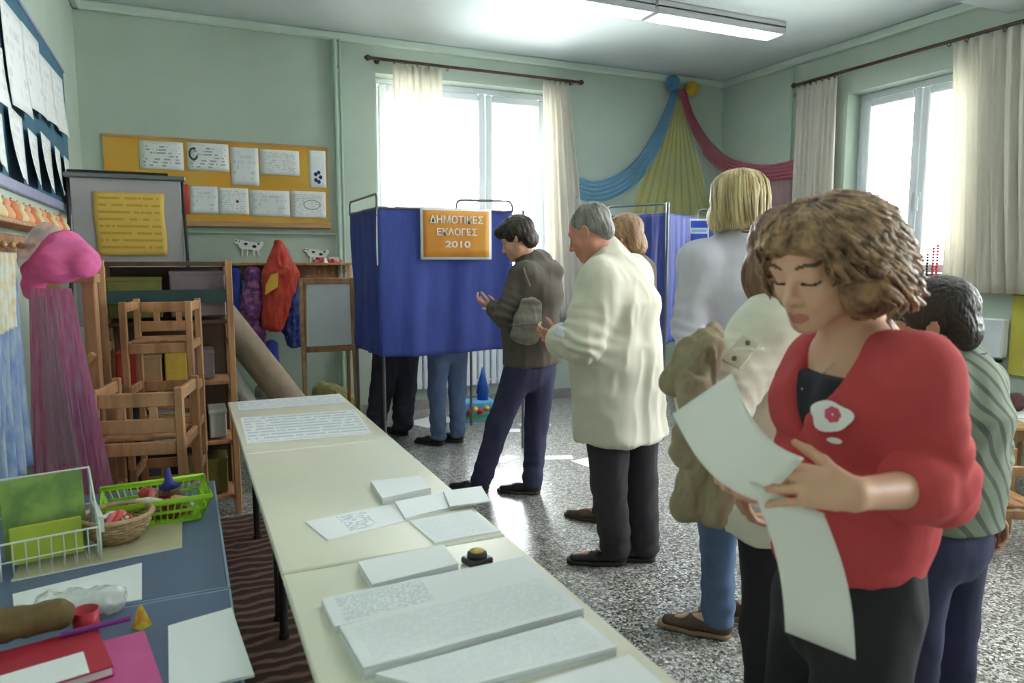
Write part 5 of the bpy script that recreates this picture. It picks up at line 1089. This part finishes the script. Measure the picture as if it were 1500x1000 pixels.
costume([((0.743, 6.340, 1.563), (0.752, 6.300, 1.325)), ((0.752, 6.300, 1.325), (0.671, 6.300, 0.898))], [((.035, .04), (.14, .07)), ((.14, .07), (.09, .06))], cloth_mat('red_orange_satin', srgb(206, 58, 48), .5, .15, 9, c2=srgb(214, 84, 50), thr=(.4, .7)), 'big red-orange costume hanging over the middle of the wall rack', 53, amp=.014)
costume([((0.864, 6.420, 1.234), (0.849, 6.400, 0.854)), ((0.849, 6.400, 0.854), (0.856, 6.400, 0.735))], [((.05, .05), (.09, .06)), ((.09, .06), (.06, .05))], cloth_mat('navy_blue_print', srgb(44, 62, 140), .6, .3, 25, c2=srgb(90, 110, 180), thr=(.5, .65)), 'dark blue patterned costume right of the red one', 54)
costume([((0.664, 6.400, 0.715), (0.665, 6.380, 0.482))], [((.05, .04), (.045, .04))], MATS['royal_blue_satin'], 'blue trouser leg dangling below the red costume', 55, amp=.01)
yp = MB().add([V(*(0.661, 6.215, 1.316)), V(*(0.720, 6.215, 1.332)), V(*(0.710, 6.205, 1.215)), V(*(0.606, 6.205, 1.150)), V(*(0.614, 6.205, 1.228))], [(4, 3, 2, 1, 0)]).build('yellow_patch', mat('yellow_satin', srgb(228, 178, 60), .5, .05, 9), None)
tag(yp, 'yellow patch on the front of the red-orange costume', 'patch')
pc = MB()
for i in range(7): pc.box((.03*i-.1, -.0, 1.425+.012*(i % 2)), (.05, .08, .028+.01*(i % 3)), rz=.3*i, bev=.006, mi=i % 3)
pc = pc.build('hair_clips', [TM[3], TM[0], TM[2]], None, loc=(1.17, 6.47, 0)); pc['kind'] = 'stuff'; tag(pc, 'heap of pink and red trinkets on the right end of the rack shelf', 'trinkets')
# children's easel
ex0, ex1, ey = .855, 1.26, 5.95
ea = empty('small_easel', ((ex0+ex1)/2, ey, 0), 0, 'small wooden easel with a white board left of the blue booth', 'easel'); hw = (ex1-ex0)/2
MB().box((.02, 0, .99), (2*hw-.06, .012, .50)).build('white_board', mat('whiteboard', srgb(236, 240, 246), .3, .02, 6), ea)
for z in (1.265, .715): MB().box((0, 0, z), (2*hw+.02, .03, .05), bev=.004).build('cross_rail', M_wood, ea)
for s in (-1, 1): MB().bar((s*hw, 0, 1.29), (s*hw*1.02, -.10, 0), .04, .03, bev=.004).build('leg', M_wood if s > 0 else M_woodl, ea)
for s in (-1, 1): MB().bar((s*(hw-.03), .02, 1.27), (s*(hw-.02), .12, 0), .03, .025).build('rear_leg', M_wood, ea)
field_thing('heap_of_fabric', [((.95, 6.2, .12), (1.25, 6.25, .12)), ((1.05, 6.15, .3), (1.2, 6.3, .2))], [(.13, .14), (.1, .12)], cloth_mat('yellow_green_print', srgb(150, 152, 110), .8, .3, 14, c2=srgb(200, 186, 110), thr=(.4, .6)), (1.1, 6.2), 'heap of yellowish cloth on the floor under the small easel', 'cloth', h=.01, amp=.02, scale=.1, seed=61)
field_thing('red_toy_shoe', [((0.604, 5.900, 0.556), (0.713, 5.900, 0.411)), ((0.713, 5.900, 0.411), (0.776, 5.900, 0.395))], [(.04, .05), (.05, .04)], mat('red_plush', srgb(190, 44, 54), .8, .1, 20), (.7, 5.9), 'red plush toy on top of the fabrics behind the rolled carpet', 'toy', amp=.005, scale=.05, seed=62)
field_thing('heap_of_fabric', [((.42, 6.0, .17), (.62, 6.0, .20)), ((.6, 5.98, .38), (.68, 5.98, .34))], [(.17, .18), (.11, .12)], cloth_mat('grey_green_cloth', srgb(130, 136, 120), .9, .2, 10), (.6, 5.9), 'grey-green cloth heap on the floor under the red plush toy', 'cloth', h=.012, amp=.02, scale=.12, seed=63)
# rolled carpets leaning on the wall rack
def roll(a, b, r, m, label):
    a, b = V(*a), V(*b); o3 = b.copy(); o3[2] = 0; u = unit(b-a); mb = MB().tube([a-o3, b-o3], r, 24, caps=False).tube([a-o3, b-o3], r*.86, 24, caps=False)
    sp_ = []; x = unit(np.cross(u, V(0, 0, 1))); y = np.cross(u, x); o = mb.build('rolled_carpet', m, None, loc=tuple(o3)); tag(o, label, 'carpet')
    for e in (a, b):
        s_ = MB()
        s_.tube([e-o3+(x*math.cos(t)+y*math.sin(t))*r*(.96-.8*t/22) for t in np.linspace(0, 20, 90)], r*.055, 6); s_.build('rolled_end', m, o)
roll((.13, 5.0, 1.22), (.86, 4.68, .14), .095, mat('taupe_carpet', srgb(156, 138, 120), .95, .06, 20, .3, 200), 'thick taupe rolled carpet leaning behind the farthest cream table')
roll((.18, 4.95, .86), (.62, 4.74, .030), .045, mat('white_tube', srgb(206, 202, 198), .8, .03, 9), 'thin whitish roll leaning under the taupe carpet')
# ---------------------------------------------------------------- left wall: blue pinboard, coat rack, hanging costumes
M_pb = mat('blue_felt', srgb(70, 110, 132), .9, .12, 5, .1, 120)
pb = empty('pinboard', (XL, 4.35, 0), 0, 'blue pinboard covered in white sheets on the left wall', 'pinboard')
MB().box((.01, 0, 2.22), (.02, 2.66, .88)).build('board', M_pb, pb)
for z, h_ in ((1.765, .05), (2.67, .02)): MB().box((.014, 0, z), (.028, 2.70, h_), bev=.004).build('rail', mat('lavender_frame', srgb(150, 152, 184), .5, .04, 9), pb)
lp = [(3.76, 4.16, 2.10, 2.545, 'first from the left'), (4.22, 4.60, 2.17, 2.57, 'second from the left'), (4.66, 4.98, 2.19, 2.54, 'third from the left'), (5.08, 5.42, 2.20, 2.56, 'last before the corner')]
for y0, y1, z0, z1, lb in lp + [(3.30, 3.66, 2.05, 2.30, 'x')]:
    lb2 = 'white sheet in the upper row of the blue board, '+lb if lb != 'x' else 'small sheet between the two rows at the left edge of the blue board'
    fn = lambda u, v: V(.006+.03*(1-v)**2*(.6+.4*math.sin(3*u))+.012*u, (u-.5)*(y1-y0), (v-.5)*(z1-z0))
    tag(MB().grid(fn, 6, 8, th=.001).build('pinned_sheet', draw[2], None, loc=(XL+.024, (y0+y1)/2, (z0+z1)/2)), lb2, 'paper', 'sheets on the blue pinboard')
for y0, y1, z0, z1, lb in [(3.30, 3.62, 1.80, 2.03, 'first from the left'), (3.70, 4.05, 1.79, 2.09, 'second from the left'), (4.12, 4.42, 1.80, 2.06, 'third from the left'), (4.48, 4.85, 1.81, 2.10, 'fourth from the left'), (4.92, 5.20, 1.82, 2.09, 'fifth from the left'), (5.27, 5.58, 1.79, 2.08, 'last before the corner')]:
    fn = lambda u, v: V(.006+.035*(1-v)**2*(.6+.4*math.cos(3*u))+.01*(1-u), (u-.5)*(y1-y0), (v-.5)*(z1-z0))
    tag(MB().grid(fn, 6, 8, th=.001).build('pinned_sheet', draw[1 if y0 > 4.4 else 2], None, loc=(XL+.024, (y0+y1)/2, (z0+z1)/2)), 'white sheet in the lower row of the blue board, '+lb, 'paper', 'sheets on the blue pinboard')
cr_ = empty('coat_rack', (XL, 3.85, 0), 0, 'wooden coat rack with turned pegs on the left wall below the blue board', 'rack')
MB().box((.012, 0, 1.50), (.024, 2.2, .10), bev=.004).build('back_board', M_wood, cr_); MB().box((.06, 0, 1.585), (.12, 2.2, .018), bev=.003).build('shelf_top', M_wood, cr_)
for i in range(14): MB().lathe([(.006, 0), (.006, .05), (.014, .058), (.014, .068), (0, .074)], c=(.024, -1.0+.155*i, 1.50), axis='x', n=12).build('peg', M_woodl, cr_)
for i in range(15):
    c_ = ['peach', 'orange', 'pale yellow'][i % 3]; mm = [mat('peach_clay', srgb(222, 160, 126), .7, .1, 20), mat('orange_clay', srgb(206, 122, 70), .7, .1, 20), mat('cream_clay', srgb(212, 196, 150), .7, .1, 20)][i % 3]
    o = MB().lathe([(0, 0), (.032, 0), (.038, .02), (.026, .045), (.020, .05), (.024, .065), (.016, .08), (0, .084)], n=14).build('clay_figure', mm, None, loc=(XL+.065, 2.92+.135*i, 1.595)); MB().lathe([(0, .084), (.006, .088), (0, .096)], n=8).build('knob', mm, o)
    tag(o, '%s %s clay figure in the row of figures on the left wall coat rack' % (c_, ['first', 'second', 'third', 'fourth', 'fifth'][i//3]), 'figurine', 'clay figures on the coat rack shelf')
M_flor = cloth_mat('floral_cotton', srgb(196, 200, 190), .9, .2, 22, c2=srgb(196, 176, 140), thr=(.4, .6)); M_lb = cloth_mat('pale_blue_satin', srgb(120, 146, 196), .7, .25, 7, transl=.2, c2=srgb(180, 196, 206), thr=(.35, .75), stretch=(5, 5, 1))
def drape(name, top, bot, z1, z0, out, folds_, amp, m, label, seed, flare=1.0, sag=0, cat='costume', group=None, nv=26):
    t0, t1 = V(*top[0]), V(*top[1]); b0, b1 = V(*bot[0]), V(*bot[1]); n = V(*out, 0); c = V((b0[0]+b1[0])/2, (b0[1]+b1[1])/2, 0); rs = np.random.default_rng(seed); ph = rs.uniform(0, 6, 5)
    def fn(u, v):
        A = t0*v+b0*(1-v); B = t1*v+b1*(1-v); p = A+(B-A)*u; w = amp*(.35+.65*(1-v)**.7)*(math.sin(2*PI*folds_*u+ph[0]+.6*math.sin(3*v+ph[1]))+.5*math.sin(2*PI*folds_*1.9*u+ph[2]+v))
        return V(p[0], p[1], 0)-c+V(0, 0, z0+(z1-z0)*v+sag*math.sin(PI*u))+n*w
    return tag(MB().grid(fn, int(folds_*12), nv, th=0 if 'tulle' in name else .002).build(name, m, None, loc=tuple(c)), label, cat, group)
drape('hanging_costume', ((-.60, 3.00), (-.60, 3.34)), ((-.60, 2.60), (-.60, 3.22)), 1.42, .66, (1, 0), 5, .03, M_lb, 'pale blue satin costume hanging from the coat rack at the left edge', 71)
drape('hanging_costume', ((-.57, 2.95), (-.57, 3.28)), ((-.57, 2.8), (-.57, 3.16)), 1.47, 1.20, (1, 0), 4, .02, M_flor, 'floral cotton top hanging over the pale blue costume', 72)
M_pink = cloth_mat('pink_tulle', srgb(240, 124, 182), .8, .1, 12, transl=.3, alpha=.9); M_pinkl = cloth_mat('pale_pink_tulle', srgb(226, 120, 172), .85, .25, 9, transl=.2, alpha=.93, c2=srgb(220, 172, 196), thr=(.35, .7), stretch=(6, 6, 1)); M_wtul = cloth_mat('white_tulle', srgb(214, 206, 212), .85, .05, 9, transl=.3, alpha=.4)
field_thing('tulle_bundle', [((-0.431, 3.438, 1.466), (-0.352, 3.347, 1.431)), ((-0.524, 3.481, 1.403), (-0.451, 3.392, 1.431)), ((-0.556, 3.528, 1.388), (-0.566, 3.533, 1.318))], [(.09, .055), (.05, .08), (.05, .035)], M_pink, (-.55, 3.0), 'bright pink tulle bundle on top of the wooden clothes frame', 'fabric', amp=.010, scale=.05, stretch=(2, 1, 1), seed=73)
field_thing('tulle_bundle', [((-0.509, 3.595, 1.530), (-0.554, 3.615, 1.444))], [(.06, .07)], M_wtul, (-.60, 3.1), 'whitish tulle puff behind the bright pink bundle', 'fabric', amp=.014, scale=.05, seed=74)
a, b, c2_, d2_ = (-0.569, 3.468, 1.321), (-0.408, 3.351, 1.323), (-0.610, 3.421, 0.586), (-0.279, 3.204, 0.514)
drape('hanging_tulle', (a[:2], b[:2]), (c2_[:2], d2_[:2]), 1.33, .40, (.45, -.9), 7, .018, M_pinkl, 'long rose pink tulle skirt hanging down in front of the clothes frame', 75, cat='fabric')
drape('hanging_tulle', ((-0.534, 3.430, 1.308)[:2], (-0.472, 3.402, 1.308)[:2]), ((-0.522, 3.359, 0.592)[:2], (-0.408, 3.285, 0.570)[:2]), 1.30, .62, (.45, -.9), 3, .012, M_wtul, 'whitish tulle strip hanging over the pink tulle skirt', 76, cat='fabric')
cf = empty('clothes_frame', ((-0.472, 3.787, 1.074)[0], (-0.472, 3.787, 1.074)[1], 0), R(-24.5), 'pine clothes frame holding the pink tulle', 'rack')
MB().box((-.075, 0, .70), (.075, .03, 1.40), bev=.004).build('post', M_woodl, cf); MB().box((.085, .02, .69), (.060, .03, 1.38), bev=.004).build('post', M_wood, cf)
MB().box((.0, .01, 1.36), (.26, .05, .04), bev=.004).build('top_rail', M_wood, cf); MB().bar((-.04, .0, .86), (.10, .0, 1.02), .045, .025, bev=.003).build('brace', M_woodl, cf); MB().box((0, .01, .12), (.22, .04, .05)).build('bottom_rail', M_wood, cf)
# ---------------------------------------------------------------- voting booths
M_bcur = cloth_mat('booth_blue', srgb(66, 82, 168), .7, .1, 5, transl=.12, stretch=(6, 6, 1)); M_bcur2 = cloth_mat('booth_blue_dark', srgb(62, 74, 146), .7, .12, 5, stretch=(6, 6, 1))
bx0, bx1, by0, by1 = 1.225, 2.235, 4.90, 5.76
bt = empty('voting_booth', ((bx0+bx1)/2, (by0+by1)/2, 0), 0, 'front voting booth with royal blue curtains on a steel frame', 'voting booth'); cxb, cyb = (bx0+bx1)/2, (by0+by1)/2
q = [(bx0-cxb, by0-cyb), (bx1-cxb, by0-cyb), (bx1-cxb, by1-cyb), (bx0-cxb, by1-cyb)]
for (x, y) in ((q[3][0]+.03, q[3][1]), (q[0][0]+.035, q[0][1]+.04), (q[1][0]+.09, q[1][1]), (q[2][0], q[2][1])): MB().tube([(x, y, 0), (x, y, 1.80)], .011, 10).build('post', M_steel, bt)
def loop(p0, p1, zt, zb=1.78):
    p0, p1 = V(*p0, 0), V(*p1, 0); u = unit(p1-p0); pts = [p0+V(0, 0, zb)]+[p0+u*.04*(1-math.cos(t))+V(0, 0, zt-.04+.04*math.sin(t)) for t in np.linspace(0, PI/2, 5)]+[p1-u*.04*(1-math.cos(t))+V(0, 0, zt-.04+.04*math.sin(t)) for t in np.linspace(PI/2, 0, 5)]+[p1+V(0, 0, zb)]
    return MB().tube(pts, .009, 8)
loop(q[3], q[0], 1.885).build('top_loop', M_steel, bt); loop((q[1][0]-.42, q[1][1]+.05), (q[1][0], q[1][1]+.0), 1.865, 1.79).build('top_loop', M_steel, bt)
m = MB(); m.tube([(*q[0], 1.79), (*q[1], 1.79)], .008, 8).tube([(*q[0], 1.79), (*q[3], 1.79)], .008, 8).tube([(*q[1], 1.79), (*q[2], 1.79)], .008, 8).tube([(*q[3], 1.79), (*q[2], 1.79)], .008, 8); m.build('curtain_rail', M_steel, bt)
def panel(p0, p1, z1, z0, folds_, amp, seed, m, bt_, nm='curtain_panel', n=None):
    p0, p1 = V(*p0, 0), V(*p1, 0); u_ = unit(p1-p0); nn = n if n is not None else np.cross(u_, V(0, 0, 1)); rs = np.random.default_rng(seed); ph = rs.uniform(0, 6, 5)
    def fn(u, v):
        w = amp*(.25+.75*(1-v)**.8)*(math.sin(2*PI*folds_*u+ph[0]+1.2*math.sin(2*v+ph[1]))+.5*math.sin(2*PI*folds_*2.2*u+ph[2]-2*v))+.012*math.sin(5*u-4*v+ph[3])*math.sin(PI*v)
        return p0+(p1-p0)*u+nn*w+V(0, 0, z0+(z1-z0)*v+.008*math.sin(6*u+ph[4])*(1-v))
    return MB().grid(fn, int(folds_*12), 30, th=.002).build(nm, m, bt_)
panel(q[0], q[1], 1.80, .765, 2.6, .013, 81, M_bcur, bt, n=V(0, -1, 0)); panel(q[3], q[0], 1.80, .765, 2, .016, 82, M_bcur, bt); panel(q[1], q[2], 1.80, .765, 4, .014, 83, M_bcur, bt)
# orange sign
sg = empty('booth_sign', (1.783, 4.872, 0), 0, 'orange election sign with white lettering on the front voting booth', 'sign')
def curve_sheet(w, z0, z1, dy, am, nx=12): return lambda u, v: V((u-.5)*w, dy-am*math.sin(PI*u)-.003*math.sin(7*u), z0+(z1-z0)*v)
MB().grid(curve_sheet(.535, 1.44, 1.80, -.012, .006), 14, 6, th=.001).build('white_border', M_paper, sg)
MB().grid(curve_sheet(.495, 1.458, 1.782, -.0145, .006), 14, 6, th=.001).build('orange_field', mat('orange_print', srgb(232, 160, 58), .5, .12, 3, c2=srgb(220, 130, 50), thr=(.45, .7)), sg)
def text(s, size, loc, m, parent, rot=(PI/2, 0, 0), name='lettering', ext=.0008, w=None, off=.0012):
    c = bpy.data.curves.new(name, 'FONT'); c.body = s; c.size = size; c.align_x = 'CENTER'; c.align_y = 'CENTER'; c.extrude = ext; c.offset = off; c.materials.append(m)
    o = bpy.data.objects.new(name, c); COL.objects.link(o); o.parent = parent; o.location = loc; o.rotation_euler = rot
    bpy.context.view_layer.update(); dg = bpy.context.evaluated_depsgraph_get(); me = bpy.data.meshes.new_from_object(o.evaluated_get(dg)); bpy.data.objects.remove(o)
    xs = [v.co.x for v in me.vertices]; k = w/(max(xs)-min(xs)) if w else 1
    for v in me.vertices: v.co.x *= k
    o = bpy.data.objects.new(name, me); COL.objects.link(o); o.parent = parent; o.location = loc; o.rotation_euler = rot
    return o
M_lw = mat('white_print', srgb(244, 240, 230), .5, .01, 9)
text('ΔΗΜΟΤΙΚΕΣ', .072, (0, -.025, 1.715), M_lw, sg, w=.40); text('ΕΚΛΟΓΕΣ', .066, (0, -.025, 1.63), M_lw, sg, w=.30); text('2010', .062, (.005, -.025, 1.545), M_lw, sg, w=.19)
# second booth near the corner
A2, B2, C2, D2 = (3.24, 5.195), (3.457, 4.667), (4.13, 5.15), (4.55, 4.98); c0 = (3.75, 5.1)
b2 = empty('voting_booth', (c0[0], c0[1], 0), 0, 'rear voting booth with dark blue curtains near the corner under the tulle', 'voting booth'); rel = lambda p: (p[0]-c0[0], p[1]-c0[1])
for p in (A2, B2, C2, D2): MB().tube([(*rel(p), 0), (*rel(p), 1.80 if p is not B2 else 1.88)], .013, 10).build('post', M_steel, b2)
loop(rel(A2), rel(B2), 1.87).build('top_loop', M_steel, b2); loop(rel(C2), rel(D2), 1.87).build('top_loop', M_steel, b2)
panel(rel(A2), rel(B2), 1.80, .77, 4, .016, 84, M_bcur2, b2); panel(rel(B2), rel(C2), 1.80, .77, 5, .018, 85, M_bcur2, b2); panel(rel(C2), rel(D2), 1.78, .77, 3, .014, 86, M_bcur2, b2)
s0 = (4.020, 4.981, 1.681); s2_ = empty('booth_sign', (s0[0], s0[1], 0), R(-22), 'small blue sign with white bands on the rear voting booth', 'sign')
MB().box((0, 0, s0[2]), (.17, .004, .20)).build('white_border', M_paper, s2_); 
MB().box((0, -.004, s0[2]+.055), (.145, .004, .06)).box((0, -.004, s0[2]-.055), (.145, .004, .06)).build('blue_bands', mat('sign_blue', srgb(50, 80, 190), .5, .05, 9), s2_)
MB().box((0, -.004, s0[2]), (.12, .004, .022)).build('pale_band', mat('sign_pale', srgb(150, 180, 230), .5, .05, 9), s2_)
# ---------------------------------------------------------------- tulle drapes in the corner
M_tb = cloth_mat('blue_tulle', srgb(112, 168, 206), .85, .12, 5, transl=.3, alpha=.72); M_ty = cloth_mat('yellow_green_tulle', srgb(204, 206, 136), .85, .1, 3, transl=.3, alpha=.55, c2=srgb(222, 204, 104), thr=(.35, .7)); M_tr = cloth_mat('crimson_tulle', srgb(196, 96, 122), .85, .1, 5, transl=.3, alpha=.75)
def swag(path, width, m, label, seed, name='tulle_drape', ruf=5):
    P_ = [V(*p) for p in path]; c = P_[0]; n_ = len(P_); ph = np.random.default_rng(seed).uniform(0, 6, 3)
    def ev(t):
        x = t*(n_-1); i = min(int(x), n_-2); f_ = x-i; p0, p1, p2, p3 = P_[max(i-1, 0)], P_[i], P_[i+1], P_[min(i+2, n_-1)]
        return .5*((2*p1)+(-p0+p2)*f_+(2*p0-5*p1+4*p2-p3)*f_**2+(-p0+3*p1-3*p2+p3)*f_**3)
    def fn(u, v):
        p = ev(u); t = unit(ev(min(1, u+.01))-ev(max(0, u-.01))); o_ = V(-1, -1, 0)/1.414 if p[0] > 5.3 else V(0, -1, 0); s_ = unit(np.cross(t, o_)); W_ = width(u)
        return p-c+s_*W_*(v-.5)+o_*(.018+.25*W_*.3*math.sin(PI*v)+.014*math.sin(2*PI*ruf*v+ph[0]+2*math.sin(2*u+ph[1])))
    return tag(MB().grid(fn, 40, ruf*8).build(name, m, None, loc=tuple(c)), label, 'fabric', 'tulle drapes in the corner')
swag([(4.90, 6.53, 3.27), (4.80, 6.52, 3.02), (4.66, 6.52, 2.72), (4.46, 6.52, 2.42), (4.20, 6.52, 2.22), (3.92, 6.52, 2.13), (3.70, 6.52, 2.16)], lambda u: .05+.17*math.sin(min(1, u*1.3)*PI/2), M_tb, 'blue tulle swag running down left from the corner knot', 91)
swag([(4.99, 6.53, 3.22), (5.10, 6.52, 2.95), (5.28, 6.50, 2.70), (5.47, 6.42, 2.50), (5.53, 6.15, 2.38), (5.535, 5.80, 2.32), (5.535, 5.45, 2.32)], lambda u: .06+.12*math.sin(min(1, u*1.4)*PI/2), M_tr, 'crimson tulle swag running right from the corner knot', 92)
def fan(u, v):
    t = 1-v; xx = 4.95+(-.62+1.10*u)*(t**.9); return V(xx-4.95, -.03-.02*math.sin(2*PI*9*u)*(.2+.8*t)-.05*t, 3.22-1.30*t-3.22*0-3.22+.0)
tag(MB().grid(fan, 90, 24).build('tulle_drape', M_ty, None, loc=(4.95, 6.57, 3.22)), 'yellow-green tulle fanning straight down from the corner knot', 'fabric', 'tulle drapes in the corner')
drape('tulle_drape', ((5.54, 6.20), (5.54, 5.46)), ((5.53, 6.3), (5.53, 5.46)), 2.30, 1.70, (-1, 0), 5, .014, cloth_mat('mauve_tulle', srgb(176, 130, 140), .85, .1, 5, transl=.3, alpha=.55), 'sheer mauve tulle panel hanging on the right wall below the crimson swag', 93, cat='fabric', group='tulle drapes in the corner')
for (x, z, r, m_, lb) in ((4.83, 3.30, .085, M_tb, 'blue'), (5.08, 3.26, .085, cloth_mat('yellow_tulle', srgb(226, 196, 70), .85, .1, 5, transl=.3, alpha=.9), 'yellow'), (4.96, 3.20, .055, M_tr, 'crimson')):
    field_thing('tulle_rosette', [((x, 6.49, z), (x+.01, 6.50, z-.01))], [(r*.75, r*.7)], m_, (x, 6.5), '%s tulle rosette at the top knot in the corner' % lb, 'fabric', h=.007, amp=.02, scale=.04, seed=94)
# ---------------------------------------------------------------- radiators, right-hand side furniture, toys, floor papers
def radiator(x, y, rz, w, z0, z1, label):
    o = empty('radiator', (x, y, 0), rz, label, 'radiator'); n_ = int(w/.07)
    for i in range(n_): MB().box((-w/2+.035+.07*i, 0, (z0+z1)/2), (.058, .05, z1-z0), bev=.012).build('fin', M_pvc, o)
    MB().tube([(-w/2, 0, z0+.05), (w/2, 0, z0+.05)], .014, 8).tube([(-w/2, 0, z1-.05), (w/2, 0, z1-.05)], .014, 8).build('manifold', M_pvc, o)
    MB().tube([(w/2, 0, z0+.05), (w/2+.04, 0, z0+.05), (w/2+.04, .02, 0)], .01, 8).build('feed_pipe', M_pvc, o)
radiator(2.6, 6.545, 0, 1.4, .2, .80, 'white radiator under the rear window')
rp_ = empty('wall_heater', (5.555, 3.80, 0), 0, 'white wall heater under the right window', 'heater'); MB().box((0, 0, .85), (.08, .95, .30), bev=.012).build('casing', M_pvc, rp_); MB().box((-.03, 0, .685), (.05, .93, .02)).build('outlet_grille', M_iron, rp_); MB().box((0, 0, .35), (.05, .04, .64)).build('pipe_cover', M_pvc, rp_)
yb = MB().box((0, 0, 0), (.02, .50, .60), bev=.004).build('yellow_board', mat('yellow_olive_board', srgb(190, 182, 78), .8, .06, 5), None, loc=(5.585, 3.06, .885)); MB().box((-.012, 0, .295), (.01, .50, .012)).build('top_strip', M_wood, yb); tag(yb, 'plain olive-yellow board on the right wall at the edge of the photo', 'board')
ab = empty('bead_frame', (5.655, 4.04, 1.275), 0, 'toy of red, dark and green beads on upright rods on the right window sill', 'toy')
MB().box((0, 0, .012), (.06, .34, .024), bev=.004).build('base', M_wood, ab)
bc = [(.15, .10, 'grey'), (.11, .13, 'grey'), (.06, .16, 'dark'), (.02, .20, 'dark'), (-.03, .26, 'red'), (-.065, .28, 'red'), (-.14, .33, 'green')]
BM = {'grey': mat('bead_grey', srgb(110, 116, 120), .4, .1, 20), 'dark': mat('bead_dark', srgb(60, 60, 70), .4, .1, 20), 'red': mat('bead_red', srgb(206, 40, 70), .4, .1, 20), 'green': mat('bead_green', srgb(130, 150, 60), .4, .1, 20)}
for y, hh, cn in bc:
    rd = MB().tube([(0, y, .02), (0, y, .03+hh)], .003, 6).build('rod', M_woodl, ab); n_ = int(hh/.024)
    for i in range(n_): MB().lathe([(0, -.011), (.008, -.010), (.0125, 0), (.008, .010), (0, .011)], c=(0, y, .036+.024*i), n=10).build('bead', BM[cn], rd)
# low table and chairs at the right edge
def low_table(x, y, rz, label):
    o = empty('low_table', (x, y, 0), rz, label, 'table'); MB().box((0, 0, .49), (1.0, .62, .024), bev=.005).build('tabletop', M_woodl, o)
    for sx in (-1, 1):
        for sy in (-1, 1): MB().box((sx*.44, sy*.25, .24), (.045, .045, .478), bev=.005).build('leg', M_wood, o)
    m = MB(); [m.box((0, s*.25, .44), (.84, .02, .07)) for s in (-1, 1)]; [m.box((s*.44, 0, .44), (.02, .46, .07)) for s in (-1, 1)]; m.build('apron', M_wood, o)
t0 = (4.737, 2.567, 0.416); low_table(t0[0], t0[1], R(-24), 'low pine table at the right edge of the photo')
for i, (px_, d_, rz, lb) in enumerate(((0, 0, 0, ''),)): pass
k1 = copy_tree(kc); k1.location = (*(3.716, 2.208, 0.342)[:2], 0); k1.rotation_euler = (0, 0, R(60)); k1.scale = (1, 1, 1); k1['label'] = 'pine child chair at the near corner of the low table on the right'; k1['group'] = 'chairs round the low table'
k2 = copy_tree(kc); k2.location = (*(5.103, 3.114, 0.397)[:2], 0); k2.rotation_euler = (0, 0, R(200)); k2.scale = (1, 1, 1); k2['label'] = 'pine child chair behind the low table, under the window'; k2['group'] = 'chairs round the low table'
for (px_, lb) in ((0, ''),): pass
tz = .503
for q4, lb in (([(t0[0]-.30, t0[1]+.02), (t0[0]-.08, t0[1]-.05), (t0[0]-.02, t0[1]+.14), (t0[0]-.24, t0[1]+.22)], 'white sheet lying on the low pine table on the right'), ([(t0[0]-.36, t0[1]-.14), (t0[0]-.16, t0[1]-.22), (t0[0]-.10, t0[1]-.06), (t0[0]-.30, t0[1]+.0)], 'second white sheet at the near edge of the low table on the right')): stack('paper_sheet', q4, .003, M_paper, lb, z=tz)
field_thing('dark_garment', [((t0[0]-.22, t0[1]+.25, .55), (t0[0]-.05, t0[1]+.16, .56))], [(.05, .06)], mat('maroon_cloth', srgb(96, 66, 68), .9, .2, 20), (t0[0]-.1, t0[1]+.2), 'dark maroon garment heaped on the low table at the right', 'cloth', amp=.01, scale=.05, seed=97)
# toy castle under the rear window
tc_ = empty('toy_castle', (2.36, 5.95, 0), 0, 'colourful toy castle with a blue cone roof under the booth curtain', 'toy')
MB().box((0, 0, .09), (.30, .2, .18), bev=.01).build('base', mat('castle_blue', srgb(90, 170, 220), .5, .1, 9), tc_)
for i, (x, c_) in enumerate(((-.11, 0), (-.06, 6), (-.01, 0), (.05, 6), (.11, 0))): MB().lathe([(0, -.105), (.022, -.104), (.03, -.115), (0, -.125)], c=(x, -.0, .10+.02*(i % 2)), axis='y', n=12).build('flower', TM[c_], tc_)
MB().box((0, -.102, .05), (.30, .01, .03)).build('green_band', mat('castle_green', srgb(80, 150, 70), .5, .1, 9), tc_)
MB().lathe([(0, .18), (.05, .18), (.05, .24), (.062, .24), (0.008, .47), (0, .475)], c=(.06, 0, 0), n=20).build('blue_tower', mat('castle_tower', srgb(40, 90, 190), .5, .08, 9), tc_)
for i, (px_, py_, w_, l_, rz, lb) in enumerate([(2.62, 4.35, .25, .18, 10, 'white sheet on the floor right behind the legs of the person in the dark jacket'), (2.07, 4.66, .21, .12, 30, 'small sheet on the floor just left of the striding legs'), (2.38, 4.56, .34, .10, -20, 'long white strip on the floor between the striding legs'), (2.75, 5.55, .26, .18, 0, 'white sheet on the floor near the booth post'), (1.98, 6.05, .42, .30, 25, 'large pale sheet on the floor beyond the voters in the booth'), (2.45, 5.45, .2, .12, -25, 'sheet on the floor behind the jeans of the voter in the booth')]):
    ca, sa = math.cos(R(rz)), math.sin(R(rz)); stack('floor_paper', [(px_+ca*a-sa*b, py_+sa*a+ca*b) for a, b in ((-w_/2, -l_/2), (w_/2, -l_/2), (w_/2, l_/2), (-w_/2, l_/2))], .0015, M_paper, lb, z=.0005)
# outside: pale rendered house wall and tree seen through the right window
ho = MB().box((0, 0, 2.0), (.3, 14, 10)).build('neighbour_wall', mat('pale_render', srgb(226, 226, 222), .9, .12, .7, .3, 6), None, loc=(13.5, 6.0, -3)); tag(ho, 'pale house wall seen through the right window', 'building')
